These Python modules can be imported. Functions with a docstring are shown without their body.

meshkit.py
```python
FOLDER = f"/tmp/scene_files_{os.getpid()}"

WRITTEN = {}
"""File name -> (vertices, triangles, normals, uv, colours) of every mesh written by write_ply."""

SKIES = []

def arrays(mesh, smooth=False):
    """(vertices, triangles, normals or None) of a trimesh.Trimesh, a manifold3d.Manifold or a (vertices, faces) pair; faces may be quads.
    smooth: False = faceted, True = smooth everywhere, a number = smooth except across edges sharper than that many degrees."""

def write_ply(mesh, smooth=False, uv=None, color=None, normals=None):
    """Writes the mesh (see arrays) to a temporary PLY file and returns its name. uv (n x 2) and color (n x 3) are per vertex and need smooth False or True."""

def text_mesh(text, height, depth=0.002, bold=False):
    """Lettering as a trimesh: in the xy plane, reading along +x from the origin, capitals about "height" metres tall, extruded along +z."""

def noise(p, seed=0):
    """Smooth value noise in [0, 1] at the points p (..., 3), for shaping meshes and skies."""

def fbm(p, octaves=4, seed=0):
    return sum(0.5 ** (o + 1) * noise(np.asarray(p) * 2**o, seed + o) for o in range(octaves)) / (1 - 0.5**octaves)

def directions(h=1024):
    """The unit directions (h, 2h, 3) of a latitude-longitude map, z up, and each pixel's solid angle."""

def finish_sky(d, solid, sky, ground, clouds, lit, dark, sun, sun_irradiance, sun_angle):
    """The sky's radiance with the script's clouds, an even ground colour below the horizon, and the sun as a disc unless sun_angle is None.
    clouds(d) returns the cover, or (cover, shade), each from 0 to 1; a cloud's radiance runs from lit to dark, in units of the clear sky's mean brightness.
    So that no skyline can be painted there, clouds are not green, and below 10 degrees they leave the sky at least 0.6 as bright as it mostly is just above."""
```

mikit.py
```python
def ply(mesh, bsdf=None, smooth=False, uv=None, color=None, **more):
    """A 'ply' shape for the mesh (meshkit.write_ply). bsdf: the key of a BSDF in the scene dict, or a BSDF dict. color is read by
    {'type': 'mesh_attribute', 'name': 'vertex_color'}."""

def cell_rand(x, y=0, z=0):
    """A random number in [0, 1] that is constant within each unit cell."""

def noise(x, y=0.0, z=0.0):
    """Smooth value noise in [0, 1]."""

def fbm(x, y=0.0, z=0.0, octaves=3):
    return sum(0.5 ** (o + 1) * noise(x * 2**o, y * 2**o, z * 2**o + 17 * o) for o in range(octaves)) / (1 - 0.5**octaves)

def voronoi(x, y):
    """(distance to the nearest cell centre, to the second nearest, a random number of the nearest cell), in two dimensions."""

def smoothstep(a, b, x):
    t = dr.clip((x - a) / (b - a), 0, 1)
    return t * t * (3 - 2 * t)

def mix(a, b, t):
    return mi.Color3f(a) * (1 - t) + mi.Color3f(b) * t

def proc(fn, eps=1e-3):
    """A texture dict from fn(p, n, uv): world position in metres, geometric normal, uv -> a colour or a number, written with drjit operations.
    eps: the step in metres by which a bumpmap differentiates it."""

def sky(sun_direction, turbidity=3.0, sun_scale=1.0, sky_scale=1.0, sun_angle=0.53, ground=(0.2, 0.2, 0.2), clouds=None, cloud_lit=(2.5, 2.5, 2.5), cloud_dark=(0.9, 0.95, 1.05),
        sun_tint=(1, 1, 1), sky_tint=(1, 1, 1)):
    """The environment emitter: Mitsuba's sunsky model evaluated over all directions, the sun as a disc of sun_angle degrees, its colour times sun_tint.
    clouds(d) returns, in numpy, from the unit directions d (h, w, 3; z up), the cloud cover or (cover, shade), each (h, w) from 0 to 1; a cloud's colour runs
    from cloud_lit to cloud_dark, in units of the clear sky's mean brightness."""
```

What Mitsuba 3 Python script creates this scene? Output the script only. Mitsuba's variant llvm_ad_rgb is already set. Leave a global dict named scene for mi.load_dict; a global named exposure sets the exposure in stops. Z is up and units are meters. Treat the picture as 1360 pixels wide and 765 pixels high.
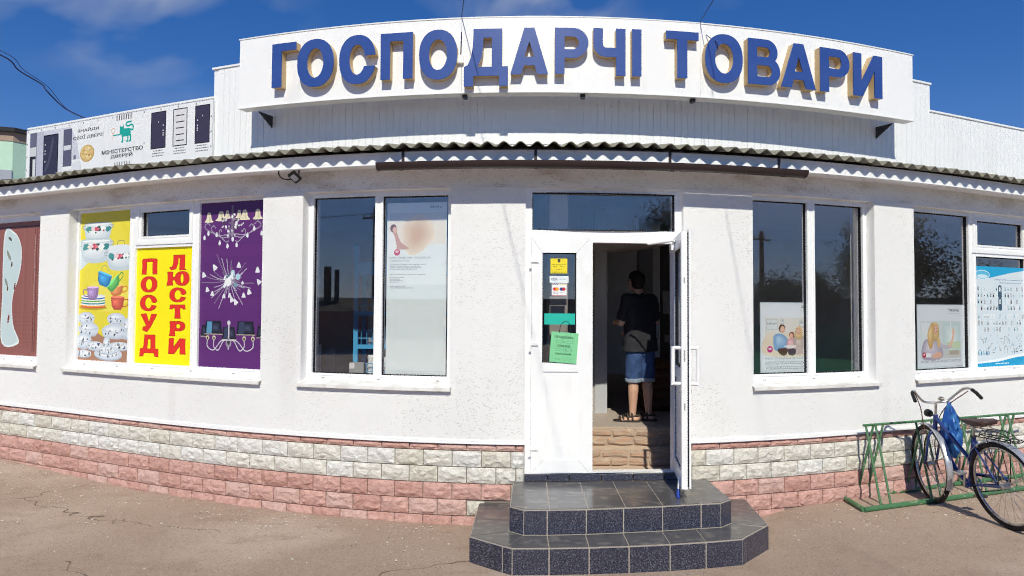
import math, random
import numpy as np, trimesh, shapely, manifold3d as m3
from shapely import affinity
from shapely.geometry import Polygon, LineString, Point, box as sbox, MultiPolygon
from shapely.ops import unary_union
import drjit as dr, mitsuba as mi
import mikit, meshkit
from mikit import noise, fbm, voronoi, cell_rand, smoothstep, mix, proc
T = mi.ScalarTransform4f
scene, labels = {}, {}
rng = np.random.default_rng(7); random.seed(7)

# ------------------------------------------------------------------ camera, sky, sun, exposure
EYE = np.array([0, 0, 2.1])
PITCH, ROLL = math.radians(2.0), .00587
fw = np.array([0, math.cos(PITCH), math.sin(PITCH)]); up = np.array([0, -math.sin(PITCH), math.cos(PITCH)])
rt = np.array([1., 0, 0]); up, rt = up * math.cos(ROLL) - rt * math.sin(ROLL), rt * math.cos(ROLL) + up * math.sin(ROLL)
scene['camera'] = {'type': 'perspective', 'fov': 70.475, 'fov_axis': 'x', 'near_clip': .05, 'far_clip': 2000.,
                   'principal_point_offset_y': .01425,
                   'to_world': T().look_at(origin=EYE.tolist(), target=(EYE + fw).tolist(), up=up.tolist())}
SUN = (.0, -1, .85)

def cirrus(d):
    az = np.arctan2(d[..., 0], d[..., 1]); el = np.arcsin(np.clip(d[..., 2], -1, 1))
    q = np.stack([az * 3.0 + el * 1.5, el * 7.0 - az * .8, az * 0], -1)
    w = meshkit.fbm(q + 4.3, 3, 5)
    f = meshkit.fbm(np.stack([az * 9 + w * 3, el * 22 - az * 6 + w * 4, az * 0], -1), 5, 11)
    near = np.exp(-((az + .50) / .30)**2 - ((el - .36) / .13)**2) + .6 * np.exp(-((az - .02) / .16)**2 - ((el - .40) / .07)**2)
    return np.clip((w - .64 + .40 * near) * 3.2, 0, 1) * np.clip((f - .34) * 2.4, 0, 1) * .6 + .80 * np.exp(-np.clip(el, 0, 2) / .085) * (.7 + .6 * w)
scene['sky'] = mikit.sky(SUN, turbidity=2.6, ground=(.3, .24, .19), clouds=cirrus, cloud_lit=(3.5, 3.7, 3.9), sky_tint=(.15, .425, .84), sun_tint=(.84, .98, 1.145))
exposure = 1.72

# ------------------------------------------------------------------ the plan of the shop front: a gently convex curve
XC = .35
_x = np.linspace(-18, 18, 7201) + XC
def plan_y(x):
    u = np.abs(x - XC); k = 6.5
    f = lambda a: 6.95 + .0692 * a**2 - .00037 * a**4
    return np.where(u > k, f(k) + (2 * .0692 * k - 4 * .00037 * k**3) * (u - k), f(u))
_y = plan_y(_x)
_s = np.concatenate([[0], np.cumsum(np.hypot(np.diff(_x), np.diff(_y)))]); _s -= np.interp(XC, _x, _s)
_tx, _ty = np.gradient(_x, _s), np.gradient(_y, _s)
def front(s, n=0., z=0.):
    """World point: s metres along the front, n metres out of the wall, z high."""
    s = np.asarray(s, float); a, b = np.interp(s, _s, _tx), np.interp(s, _s, _ty); l = np.hypot(a, b)
    x, y = np.interp(s, _s, _x), np.interp(s, _s, _y)
    return np.stack([x + n * b / l, y - n * a / l, np.broadcast_to(np.asarray(z, float), s.shape)], -1)
def bend(v): return front(v[:, 0], v[:, 1], v[:, 2])
def bend_flat(v, strip=.25):
    """As bend, but flat between multiples of the strip width."""
    a = np.floor(v[:, 0] / strip + 1e-9) * strip; t = ((v[:, 0] - a) / strip)[:, None]
    return front(a, v[:, 1], v[:, 2]) * (1 - t) + front(a + strip, v[:, 1], v[:, 2]) * t
def chord(s0, s1):
    """Flat mapping between two points of the front, for panes and posters."""
    a, b = front(s0), front(s1); t = (b - a) / np.linalg.norm(b - a); nn = np.array([t[1], -t[0], 0]); L = np.linalg.norm(b - a) / (s1 - s0)
    def f(v):
        return a + np.outer((v[:, 0] - s0) * L, t) + np.outer(v[:, 1], nn) + np.outer(v[:, 2], [0, 0, 1.])
    return f
def along(u): return math.copysign((math.exp(.042 * abs(u)) - 1) / .042, u)    # evenly pitched things along the front
def ground_z(x, y):
    sm = lambda a, b, v: np.clip((v - a) / (b - a), 0, 1)**2 * (3 - 2 * np.clip((v - a) / (b - a), 0, 1))
    x, y = np.asarray(x, float), np.asarray(y, float)
    return .085 * sm(2.25, 3.0, x) + .08 * sm(-4.2, -7.2, x)

# ------------------------------------------------------------------ helpers
def key_of(name):
    if name not in scene: return name
    k = 1
    while f'{name}_{k:03d}' in scene: k += 1
    return f'{name}_{k:03d}'
_roots = set()
def thing(name, label=None, cat=None, group=None, kind=None):
    k = name; i = 0
    while k in _roots or k in scene: i += 1; k = f'{name}_{i:03d}'
    _roots.add(k); tag(k, label, cat, group, kind); return k
def tag(k, label=None, cat=None, group=None, kind=None):
    labels[k] = {a: b for a, b in dict(label=label, category=cat, group=group, kind=kind).items() if b}
_used = {}
def put(name, mesh, bsdf, parent=None, smooth=False, **kw):
    base = f'{parent}__{name}' if parent else name
    n = _used.get(base, -1) + 1
    k = base if n == 0 else f'{base}_{n:03d}'
    while k in scene: n += 1; k = f'{base}_{n:03d}'
    _used[base] = n
    if isinstance(mesh, list): mesh = cat(mesh)
    scene[k] = mikit.ply(mesh, bsdf, smooth, **kw); return k
def cat(ms): return trimesh.util.concatenate([m for m in ms if m is not None and len(m.faces)])
def polys(g):
    if g.is_empty: return []
    return [p for p in getattr(g, 'geoms', [g]) if p.geom_type == 'Polygon' and p.area > 1e-9]
def rect(s0, s1, z0, z1): return sbox(min(s0, s1), min(z0, z1), max(s0, s1), max(z0, z1))
def tri2d(p):
    v, f = trimesh.creation.triangulate_polygon(p, engine='earcut'); return np.asarray(v), np.asarray(f)
def tri_cdt(p):
    v = shapely.get_coordinates(shapely.constrained_delaunay_triangles(p)).reshape(-1, 4, 2)[:, :3].reshape(-1, 2); f = np.arange(len(v)).reshape(-1, 3); a, b, c = v[f[:, 0]], v[f[:, 1]], v[f[:, 2]]
    cw = (b[:, 0] - a[:, 0]) * (c[:, 1] - a[:, 1]) - (b[:, 1] - a[:, 1]) * (c[:, 0] - a[:, 0]) < 0; f[cw] = f[cw][:, ::-1]
    return v, f
def extr(g, n0, n1, mapper=bend, strip=.25):
    """Polygon in (s, z) made a solid between depths n0 and n1, cut in strips so that it can follow the curve."""
    out = []; s0, _, s1, _ = g.bounds
    k0, k1 = (math.floor(s0 / strip), math.ceil(s1 / strip)) if strip else (0, 1)
    for k in range(k0, k1):
        part = g.intersection(sbox(k * strip, -50, (k + 1) * strip, 50)) if strip and k1 - k0 > 1 else g
        for p in polys(part):
            m = trimesh.creation.extrude_polygon(p, 1.0, engine='earcut'); v = m.vertices
            v = np.stack([v[:, 0], n0 + (n1 - n0) * v[:, 2], v[:, 1]], 1)
            m = trimesh.Trimesh(mapper(v), m.faces, process=False)
            m.invert(); out.append(m)
    m = cat(out); m.merge_vertices(); return m
def bbox(s0, s1, n0, n1, z0, z1, mapper=bend, strip=.25): return extr(rect(s0, s1, z0, z1), min(n0, n1), max(n0, n1), mapper, strip if mapper is bend else None)
def ring(s0, s1, z0, z1, w, n0, n1, mapper=bend, strip=.25):
    wl, wr, wb, wt = w if isinstance(w, (tuple, list)) else (w,) * 4
    return extr(rect(s0, s1, z0, z1).difference(rect(s0 + wl, s1 - wr, z0 + wb, z1 - wt)), n0, n1, mapper, strip if mapper is bend else None)
def box(x0, x1, y0, y1, z0, z1, M=None):
    m = trimesh.creation.box([x1 - x0, y1 - y0, z1 - z0]); m.apply_translation([(x0 + x1) / 2, (y0 + y1) / 2, (z0 + z1) / 2])
    if M is not None: m.apply_transform(M)
    return m
def rbox(x0, x1, y0, y1, z0, z1, r=.01, M=None):
    r = min(r, .49 * min(x1 - x0, y1 - y0, z1 - z0))
    pts = []
    for x in (x0, x1):
        for y in (y0, y1):
            for z in (z0, z1):
                a, b, c = (r if x == x0 else -r), (r if y == y0 else -r), (r if z == z0 else -r)
                pts += [(x, y + b, z + c), (x + a, y, z + c), (x + a, y + b, z)]
    m = trimesh.convex.convex_hull(np.array(pts))
    if M is not None: m.apply_transform(M)
    return m
def frame_of(o, x, y, z):
    M = np.eye(4); M[:3, 0], M[:3, 1], M[:3, 2], M[:3, 3] = x, y, z, o; return M
def spline(pts, k=6):
    p = np.asarray(pts, float); q = np.vstack([2 * p[0] - p[1], p, 2 * p[-1] - p[-2]]); out = []
    for i in range(1, len(q) - 2):
        for t in np.linspace(0, 1, k, endpoint=False):
            a, b, c, d = q[i - 1:i + 3]
            out.append(.5 * (2 * b + (c - a) * t + (2 * a - 5 * b + 4 * c - d) * t**2 + (3 * b - a - 3 * c + d) * t**3))
    return np.array(out + [p[-1]])
def tube(pts, r, seg=10, caps=True):
    """A tube along points with one radius or one per point."""
    p = np.asarray(pts, float); n = len(p); r = np.broadcast_to(np.asarray(r, float), (n,))
    t = np.gradient(p, axis=0); t /= np.linalg.norm(t, axis=1, keepdims=True) + 1e-12
    a = np.cross(t[0], [0, 0, 1.] if abs(t[0][2]) < .9 else [1., 0, 0]); a /= np.linalg.norm(a); rings = []
    for i in range(n):
        a = a - t[i] * (a @ t[i]); a /= np.linalg.norm(a); b = np.cross(t[i], a)
        w = np.linspace(0, 2 * np.pi, seg, endpoint=False)
        rings.append(p[i] + r[i] * (np.outer(np.cos(w), a) + np.outer(np.sin(w), b)))
    v = np.vstack(rings); f = []
    for i in range(n - 1):
        for j in range(seg):
            q = [i * seg + j, i * seg + (j + 1) % seg, (i + 1) * seg + (j + 1) % seg, (i + 1) * seg + j]
            f += [[q[0], q[1], q[2]], [q[0], q[2], q[3]]]
    if caps:
        v = np.vstack([v, p[:1], p[-1:]]); c0, c1 = n * seg, n * seg + 1
        for j in range(seg):
            f += [[c0, (j + 1) % seg, j], [c1, (n - 1) * seg + j, (n - 1) * seg + (j + 1) % seg]]
    return trimesh.Trimesh(v, np.array(f), process=False)
def lin(c):
    c = np.asarray(c, float) / 255.; return np.where(c <= .04045, c / 12.92, ((c + .055) / 1.055)**2.4)
_txt = {}
def txt(text, h, bold=False, grow=0.):
    """Lettering as a flat shape, capitals h high, from the origin along +x."""
    k = (text, bold)
    if k not in _txt:
        m = meshkit.text_mesh(text, 1.0, .1, bold); c = m.triangles_center[:, 2] < 1e-6
        _txt[k] = unary_union([Polygon(t[:, :2]).buffer(.002) for t in m.triangles[c]])
    g = affinity.scale(_txt[k], h, h, origin=(0, 0))
    return g.buffer(grow * h, join_style=2) if grow else g
def fit(g, s0, s1, z0, z1):
    a, b, c, d = g.bounds; return affinity.translate(affinity.scale(g, (s1 - s0) / (c - a), (z1 - z0) / (d - b), origin=(a, b)), s0 - a, z0 - b)
def ell(cx, cy, rx, ry, rot=0): return affinity.rotate(affinity.scale(Point(cx, cy).buffer(1, 12), rx, ry), rot)
def stroke(pts, w, smooth_k=0, cap=1):
    p = spline(pts, smooth_k) if smooth_k else pts
    return LineString(p).buffer(w / 2, cap_style=cap, join_style=1, quad_segs=4)
def blob(pts, k=5):
    p = np.asarray(pts, float); q = spline(np.vstack([p[-1:], p, p[:2]]), k); q = q[k:-k - 1] if len(q) > 2 * k + 4 else q
    return Polygon(q).buffer(0)
class Art:
    """Flat print: shapes laid one over the other, cut so that none overlap, one mesh."""
    def __init__(self, s0, s1, z0, z1, bg): self.f = rect(s0, s1, z0, z1); self.l = [(self.f, bg)]
    def add(self, g, c):
        g = g if g.is_valid else g.buffer(0); self.l.append((g, c)); return g
    def soft(self, g, c0, c1, n=5, dx=-.12, dz=.14):
        """A printed shape whose ink runs from c0 at its edge to c1 inside."""
        a, b, c, d = g.bounds
        for k in range(n):
            q = k / (n - 1); self.add(affinity.translate(affinity.scale(g, 1 - .8 * q, 1 - .8 * q), (c - a) * dx * q, (d - b) * dz * q), tuple(int(x + (y - x) * q) for x, y in zip(c0, c1)))
    def text(self, t, s0, z0, h, c, bold=False, s1=None, z1=None, grow=0.):
        g = txt(t, h, bold, grow)
        g = fit(g, s0, s1, z0, z1 if z1 else z0 + h) if s1 else affinity.translate(g, s0, z0)
        return self.add(g, c)
    def mesh(self, n, mapper=bend, strip=.25):
        over = Polygon(); V, Fc, C = [], [], []; k = 0
        def emit(vis, c, depth):
            nonlocal k
            if vis.is_empty: return
            s0, _, s1, _ = vis.bounds; col = lin(c) * .88
            cells = [vis] if mapper is not bend else [vis.intersection(sbox(i * strip, -9, (i + 1) * strip, 9)) for i in range(math.floor(s0 / strip), math.ceil(s1 / strip) + 1)]
            for cell in cells:
                for p in polys(cell):
                    if p.area < 2e-7: continue
                    v, f = tri_cdt(p) if mapper is bend else tri2d(p)
                    q = v[f]; ar = np.abs((q[:, 1, 0] - q[:, 0, 0]) * (q[:, 2, 1] - q[:, 0, 1]) - (q[:, 1, 1] - q[:, 0, 1]) * (q[:, 2, 0] - q[:, 0, 0]))
                    f = f[ar / np.maximum(np.linalg.norm(q - np.roll(q, 1, 1), axis=2).max(1), 1e-9) > 1.5e-4]     # no slivers
                    V.append(np.stack([v[:, 0], np.full(len(v), depth), v[:, 1]], 1)); Fc.append(f + k); C.append(np.tile(col, (len(v), 1))); k += len(v)
        for g, c in reversed(self.l):
            g = g.intersection(self.f).buffer(0); emit(g.difference(over), c, n); over = over.union(g.buffer(1e-5))
        emit(self.f, self.l[0][1], n - .003)                  # the sheet itself
        v = (bend_flat if mapper is bend else mapper)(np.vstack(V)); f = np.vstack(Fc)
        return trimesh.Trimesh(v, f[:, ::-1], process=False), np.vstack(C)
def put_art(k, art, n, mapper=bend, bsdf='print', parent=None, name=None):
    m, c = art.mesh(n, mapper); 
    if parent: return put(name, m, bsdf, parent, color=c)
    k = thing(k); scene[k] = mikit.ply(m, bsdf, False, color=c); return k
def prism(p, z0, z1):
    out = []
    for g in polys(p):
        m = trimesh.creation.extrude_polygon(g, z1 - z0, engine='earcut'); m.apply_translation([0, 0, z0]); out.append(m)
    return cat(out)
# ------------------------------------------------------------------ materials
def ref(k): return {'type': 'ref', 'id': k}
def rgb(*c): return {'type': 'rgb', 'value': [float(x) for x in c]}
def two(b): return {'type': 'twosided', 'bsdf': b}
def bump(b, fn, scale, eps=2e-3): return {'type': 'bumpmap', 'arbitrary': proc(fn, eps), 'scale': float(scale), 'bsdf': b}
def prin(col, rough=.6, spec=.5, **k): return {'type': 'principled', 'base_color': col if isinstance(col, dict) else rgb(*col), 'roughness': rough, 'specular': spec, **k}
def mat(name, col, rough=.6, spec=.5, b=None, **k):
    m = prin(col, rough, spec, **k)
    if b: m = bump(m, *b)
    scene[name] = two(m)
mi3 = mi.Color3f
# rough cement plaster, painted white: lumps, pits and a few grey drips
def plaster_h(p, n, uv):
    q = p * 1.0
    return fbm(q.x * 46, q.y * 46, q.z * 62, 4) + .9 * smoothstep(.6, .8, noise(q.x * 85, q.y * 85, q.z * 110)) + .25 * noise(q.x * 14, q.y * 14, q.z * 70)
def plaster_c(p, n, uv):
    g = smoothstep(.64, .82, noise(p.x * 72, p.y * 72, p.z * 78)) * .46 * smoothstep(.25, .75, fbm(p.x * 2.1 + 5, p.y * 2.1, p.z * 1.7, 4)) + smoothstep(.45, .8, fbm(p.x * 1.3, p.y * 1.3, p.z * .5, 4)) * .13
    st = smoothstep(.62, .8, noise(p.x * 7, p.y * 7, p.z * .35)) * smoothstep(.45, .7, noise(p.x * 1.1 + 9, p.y, p.z * .7)) * .12
    return mix((.80, .80, .805), (.43, .41, .38), dr.clip(g + st, 0, 1))
mat('plaster', proc(plaster_c), .9, .2, b=(plaster_h, .0048, 3e-3))
def band_c(p, n, uv):
    g = smoothstep(.5, .8, fbm(p.x * 2.6, p.y * 2.6, p.z * 5, 5)) * .55 + smoothstep(.66, .82, noise(p.x * 60, p.y * 60, p.z * 85)) * .45
    return mix((.80, .80, .805), (.43, .36, .30), dr.clip(g, 0, 1))
mat('lintel_plaster', proc(band_c), .9, .2, b=(plaster_h, .003, 3e-3))
def pvc_c(p, n, uv):
    d = smoothstep(.6, .85, fbm(p.x * 9, p.y * 9, p.z * 3, 3)) * .16
    return mix((.83, .835, .845), (.62, .59, .54), d)
mat('white_plastic', proc(pvc_c), .28, .5)
mat('sill_metal', proc(lambda p, n, uv: mix((.74, .735, .72), (.45, .41, .36), smoothstep(.4, .8, fbm(p.x * 14, p.y * 14, p.z * 9, 4)) * .55)), .45, .5)
def siding_c(p, n, uv):
    d = smoothstep(.5, .9, fbm(p.x * 3, p.y * 3, p.z * .8, 3)) * .18
    return mix((.80, .81, .825), (.60, .60, .60), d)
mat('white_siding', proc(siding_c), .42, .5)
def sign_c(p, n, uv):
    d = smoothstep(.62, .86, fbm(p.x * 4, p.y * 4, p.z * 1.2, 4)) * .25
    return mix((.82, .825, .84), (.58, .56, .55), d)
mat('sign_board', proc(sign_c), .3, .5)
mat('letter_blue', proc(lambda p, n, uv: mix((.022, .062, .27), (.04, .085, .30), fbm(p.x * 5, p.y * 5, p.z * 5, 3))), .35, .5)
mat('letter_side', (.50, .37, .20), .5, .4)
mat('slate', proc(lambda p, n, uv: mix(mix((.29, .28, .245), (.165, .16, .12), fbm(p.x * 6, p.y * 6, p.z * 6, 4)), (.11, .11, .06), smoothstep(.6, .8, fbm(p.x * 15, p.y * 15, p.z * 15, 3)) * .7)), .92, .2,
    b=(lambda p, n, uv: fbm(p.x * 60, p.y * 60, p.z * 60, 3), .002))
mat('fascia_white', proc(siding_c), .45, .5)
mat('gutter_brown', (.036, .022, .023), .35, .5)
mat('black_metal', (.02, .02, .022), .4, .5)
mat('rubber_gasket', (.018, .018, .02), .6, .3)
mat('grey_steel', (.32, .32, .33), .4, .5)
# split-face blocks
def block_h(p, n, uv): return fbm(p.x * 34, p.y * 34, p.z * 46, 4) + .6 * dr.abs(noise(p.x * 22 + 5, p.y * 22, p.z * 30) - .5)
def block_mat(name, a, b):
    def c(p, n, uv):
        f = fbm(p.x * 28, p.y * 28, p.z * 34, 4); v = smoothstep(.58, .72, noise(p.x * 60, p.y * 60, p.z * 80))
        return mix(mix(a, b, smoothstep(.3, .75, f)), tuple(.6 * x for x in b), v * .35)
    mat(name, proc(c), .9, .25, b=(block_h, .011, 4e-3))
block_mat('block_grey', (.68, .665, .62), (.55, .525, .47)); block_mat('block_grey_b', (.62, .595, .53), (.50, .47, .40)); block_mat('block_grey_c', (.71, .70, .68), (.57, .56, .53))
block_mat('block_pink', (.57, .355, .315), (.48, .275, .235)); block_mat('block_pink_b', (.52, .31, .27), (.43, .235, .20)); block_mat('block_pink_c', (.58, .40, .36), (.50, .32, .28))
mat('joint_mortar', (.20, .17, .15), .95, .1)
# ground: worn asphalt under brown dust, with cracks
CRACKS = [np.array(c) for c in ([(-.40, 6.05), (-.62, 5.9), (-.98, 5.75), (-1.02, 5.55), (-1.0, 5.35), (-1.25, 5.1), (-1.6, 4.9), (-1.75, 4.6)],
          [(-1.6, 4.9), (-2.2, 5.0), (-2.9, 5.3), (-3.6, 5.9)], [(-4.9, 8.4), (-5.1, 7.9), (-5.6, 7.5), (-6.0, 7.0)], [(-5.2, 7.8), (-4.4, 7.3), (-3.4, 6.9), (-2.6, 6.75)], [(5.2, 6.1), (4.7, 5.7), (4.4, 5.2), (4.5, 4.7)])]
def crack_d(p):
    x, y = p.x + (noise(p.x * 9, p.y * 9) - .5) * .16, p.y + (noise(p.x * 9 + 31, p.y * 9) - .5) * .16
    d = mi.Float(9)
    for c in CRACKS:
        for (ax, ay), (bx_, by_) in zip(c[:-1].tolist(), c[1:].tolist()):
            ex, ey = bx_ - ax, by_ - ay; t = dr.clip(((x - ax) * ex + (y - ay) * ey) / (ex * ex + ey * ey), 0, 1)
            d = dr.minimum(d, dr.sqrt(dr.square(x - ax - t * ex) + dr.square(y - ay - t * ey)))
    return d
def ground_c(p, n, uv):
    a = fbm(p.x * .9, p.y * .9, 0, 4); b = fbm(p.x * 5, p.y * 9, 3, 4); g = noise(p.x * 170, p.y * 170)
    c = mix((.305, .226, .178), (.372, .293, .238), smoothstep(.3, .7, a))
    c = mix(c, (.27, .192, .147), smoothstep(.5, .78, b) * .55)
    c = mix(c, (.42, .36, .30), smoothstep(.72, .86, g) * .5); c = mix(c, (.12, .085, .065), smoothstep(.78, .9, noise(p.x * 120 + 7, p.y * 120)) * .55)
    d1, d2, r = voronoi(p.x * 75, p.y * 75); c = c * (.92 + .16 * r)
    w = .008 + .008 * noise(p.x * 6, p.y * 6)
    return mix(c, (.10, .07, .052), smoothstep(1.0, .35, crack_d(p) / w) * .9)
mat('dusty_asphalt', proc(ground_c), .95, .15, b=(lambda p, n, uv: fbm(p.x * 70, p.y * 70, 0, 3) * .6 + fbm(p.x * 8, p.y * 8, 1, 3) * 2.0, .006, 4e-3))
mat('white_stone', (.62, .59, .54), .9, .2); mat('dark_stone', (.20, .15, .12), .9, .2)
# granite look tiles
def granite_c(p, n, uv):
    q = (p.x + p.y * .62) * 1.0
    d1, d2, r = voronoi(q * 210, p.z * 210 + p.y * 60)
    return mix(mix((.022, .023, .040), (.050, .052, .078), smoothstep(.25, .8, r)), (.15, .16, .20), smoothstep(.78, .98, r))
mat('granite_riser', proc(granite_c), .22, .5)
def tread_c(p, n, uv):
    d = fbm(p.x * 2.5, p.y * 14, 0, 4); e = smoothstep(.52, .8, fbm(p.x * 11, p.y * 19, 5, 4))
    return mix(mix((.070, .069, .073), (.10, .096, .098), d), (.22, .195, .175), e * .5)
mat('tread_tile', proc(tread_c), .20, .55, b=(lambda p, n, uv: fbm(p.x * 40, p.y * 40, 0, 3), .0004))
mat('grout', (.36, .32, .28), .9, .2)
def brick_c(p, n, uv):
    f = fbm(p.x * 20, p.y * 20, p.z * 30, 4); return mix(mix((.45, .29, .20), (.40, .31, .245), smoothstep(.35, .65, f)), (.56, .46, .36), smoothstep(.55, .8, fbm(p.x * 11 + 3, p.y * 11, p.z * 17, 3)) * .6)
mat('old_brick', proc(brick_c), .95, .15, b=(lambda p, n, uv: fbm(p.x * 50, p.y * 50, p.z * 50, 4), .01))
mat('sand_mortar', proc(lambda p, n, uv: mix((.50, .39, .30), (.39, .30, .23), fbm(p.x * 25, p.y * 25, p.z * 25, 4))), .95, .1, b=(lambda p, n, uv: fbm(p.x * 60, p.y * 60, p.z * 60, 4), .008))
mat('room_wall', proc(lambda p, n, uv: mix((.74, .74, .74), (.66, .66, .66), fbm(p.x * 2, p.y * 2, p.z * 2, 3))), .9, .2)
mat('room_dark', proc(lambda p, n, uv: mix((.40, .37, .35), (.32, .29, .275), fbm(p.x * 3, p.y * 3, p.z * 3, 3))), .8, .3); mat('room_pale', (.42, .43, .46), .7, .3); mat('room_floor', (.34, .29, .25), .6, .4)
mat('shelf_blue', (.09, .45, .85), .4, .5); mat('pack_white', (.78, .79, .81), .35, .5); mat('pack_grey', (.34, .35, .37), .5, .4)
mat('sack_brown', (.13, .075, .055), .7, .3)
scene['window_glass'] = {'type': 'thindielectric', 'int_ior': 2.05, 'ext_ior': 1.0}
scene['print'] = two(prin({'type': 'mesh_attribute', 'name': 'vertex_color'}, .42, .4))
scene['banner_print'] = two(prin({'type': 'mesh_attribute', 'name': 'vertex_color'}, .6, .3))
# ------------------------------------------------------------------ ground
def grid_mesh(xs, ys, zf):
    X, Y = np.meshgrid(xs, ys); V = np.stack([X, Y, zf(X, Y)], -1).reshape(-1, 3); n = len(xs); f = []
    i = np.arange(len(ys) - 1)[:, None] * n + np.arange(n - 1)[None]; i = i.ravel()
    return trimesh.Trimesh(V, np.vstack([np.stack([i, i + 1, i + n + 1], 1), np.stack([i, i + n + 1, i + n], 1)]), process=False)
gx = np.concatenate([[-900, -200, -60, -25], np.linspace(-13, 13, 105), [25, 60, 200, 900]])
gy = np.concatenate([[-900, -200, -60, -25, -10, -4, 0], np.linspace(2, 13, 56), [20, 40, 100, 300, 900]])
put('ground', grid_mesh(gx, gy, lambda x, y: ground_z(x, y) + .018 * (meshkit.fbm(np.stack([x * .8, y * .8, x * 0], -1), 3, 2) - .5) * (np.abs(y - 5) < 8)), 'dusty_asphalt', smooth=True)
tag('ground', kind='structure')

# ------------------------------------------------------------------ the shop building
SHOP = thing('shop_building', 'long single-storey white plastered shop with a pink and grey block base and corrugated eave', 'shop building')
OPEN = {'w1': (-9.7, -6.74), 'w2': (-6.145, -3.02), 'w3': (-2.53, -.95), 'w4': (2.085, 3.655), 'w5': (4.27, 7.5)}
ZS, ZT, ZB = 1.30, 3.24, .766
g = rect(-11, 11.5, ZB, ZT)
for a, b in OPEN.values(): g = g.difference(rect(a, b, ZS, ZT + 1))
g = g.difference(rect(-.222, 1.331, 0, ZT + 1))
for side in (rect(-11, .5, 0, 9), rect(.5, 11.5, 0, 9)): put('wall', extr(g.intersection(side), -.32, 0), 'plaster', SHOP, smooth=30)
put('lintel', extr(rect(-11, 11.5, ZT, 3.47), -.32, -.035), 'lintel_plaster', SHOP, smooth=30)
# drip strip under the plaster
def front_span(a, b): return [(a, -.222), (1.331, b)]
put('drip_strip', [bbox(a, b, -.02, .016, .772, .797) for a, b in front_span(-11, 11.5)] + [bbox(a, b, -.02, .007, .80, .812) for a, b in front_span(-11, 11.5)], 'white_plastic', SHOP, smooth=30)
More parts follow.
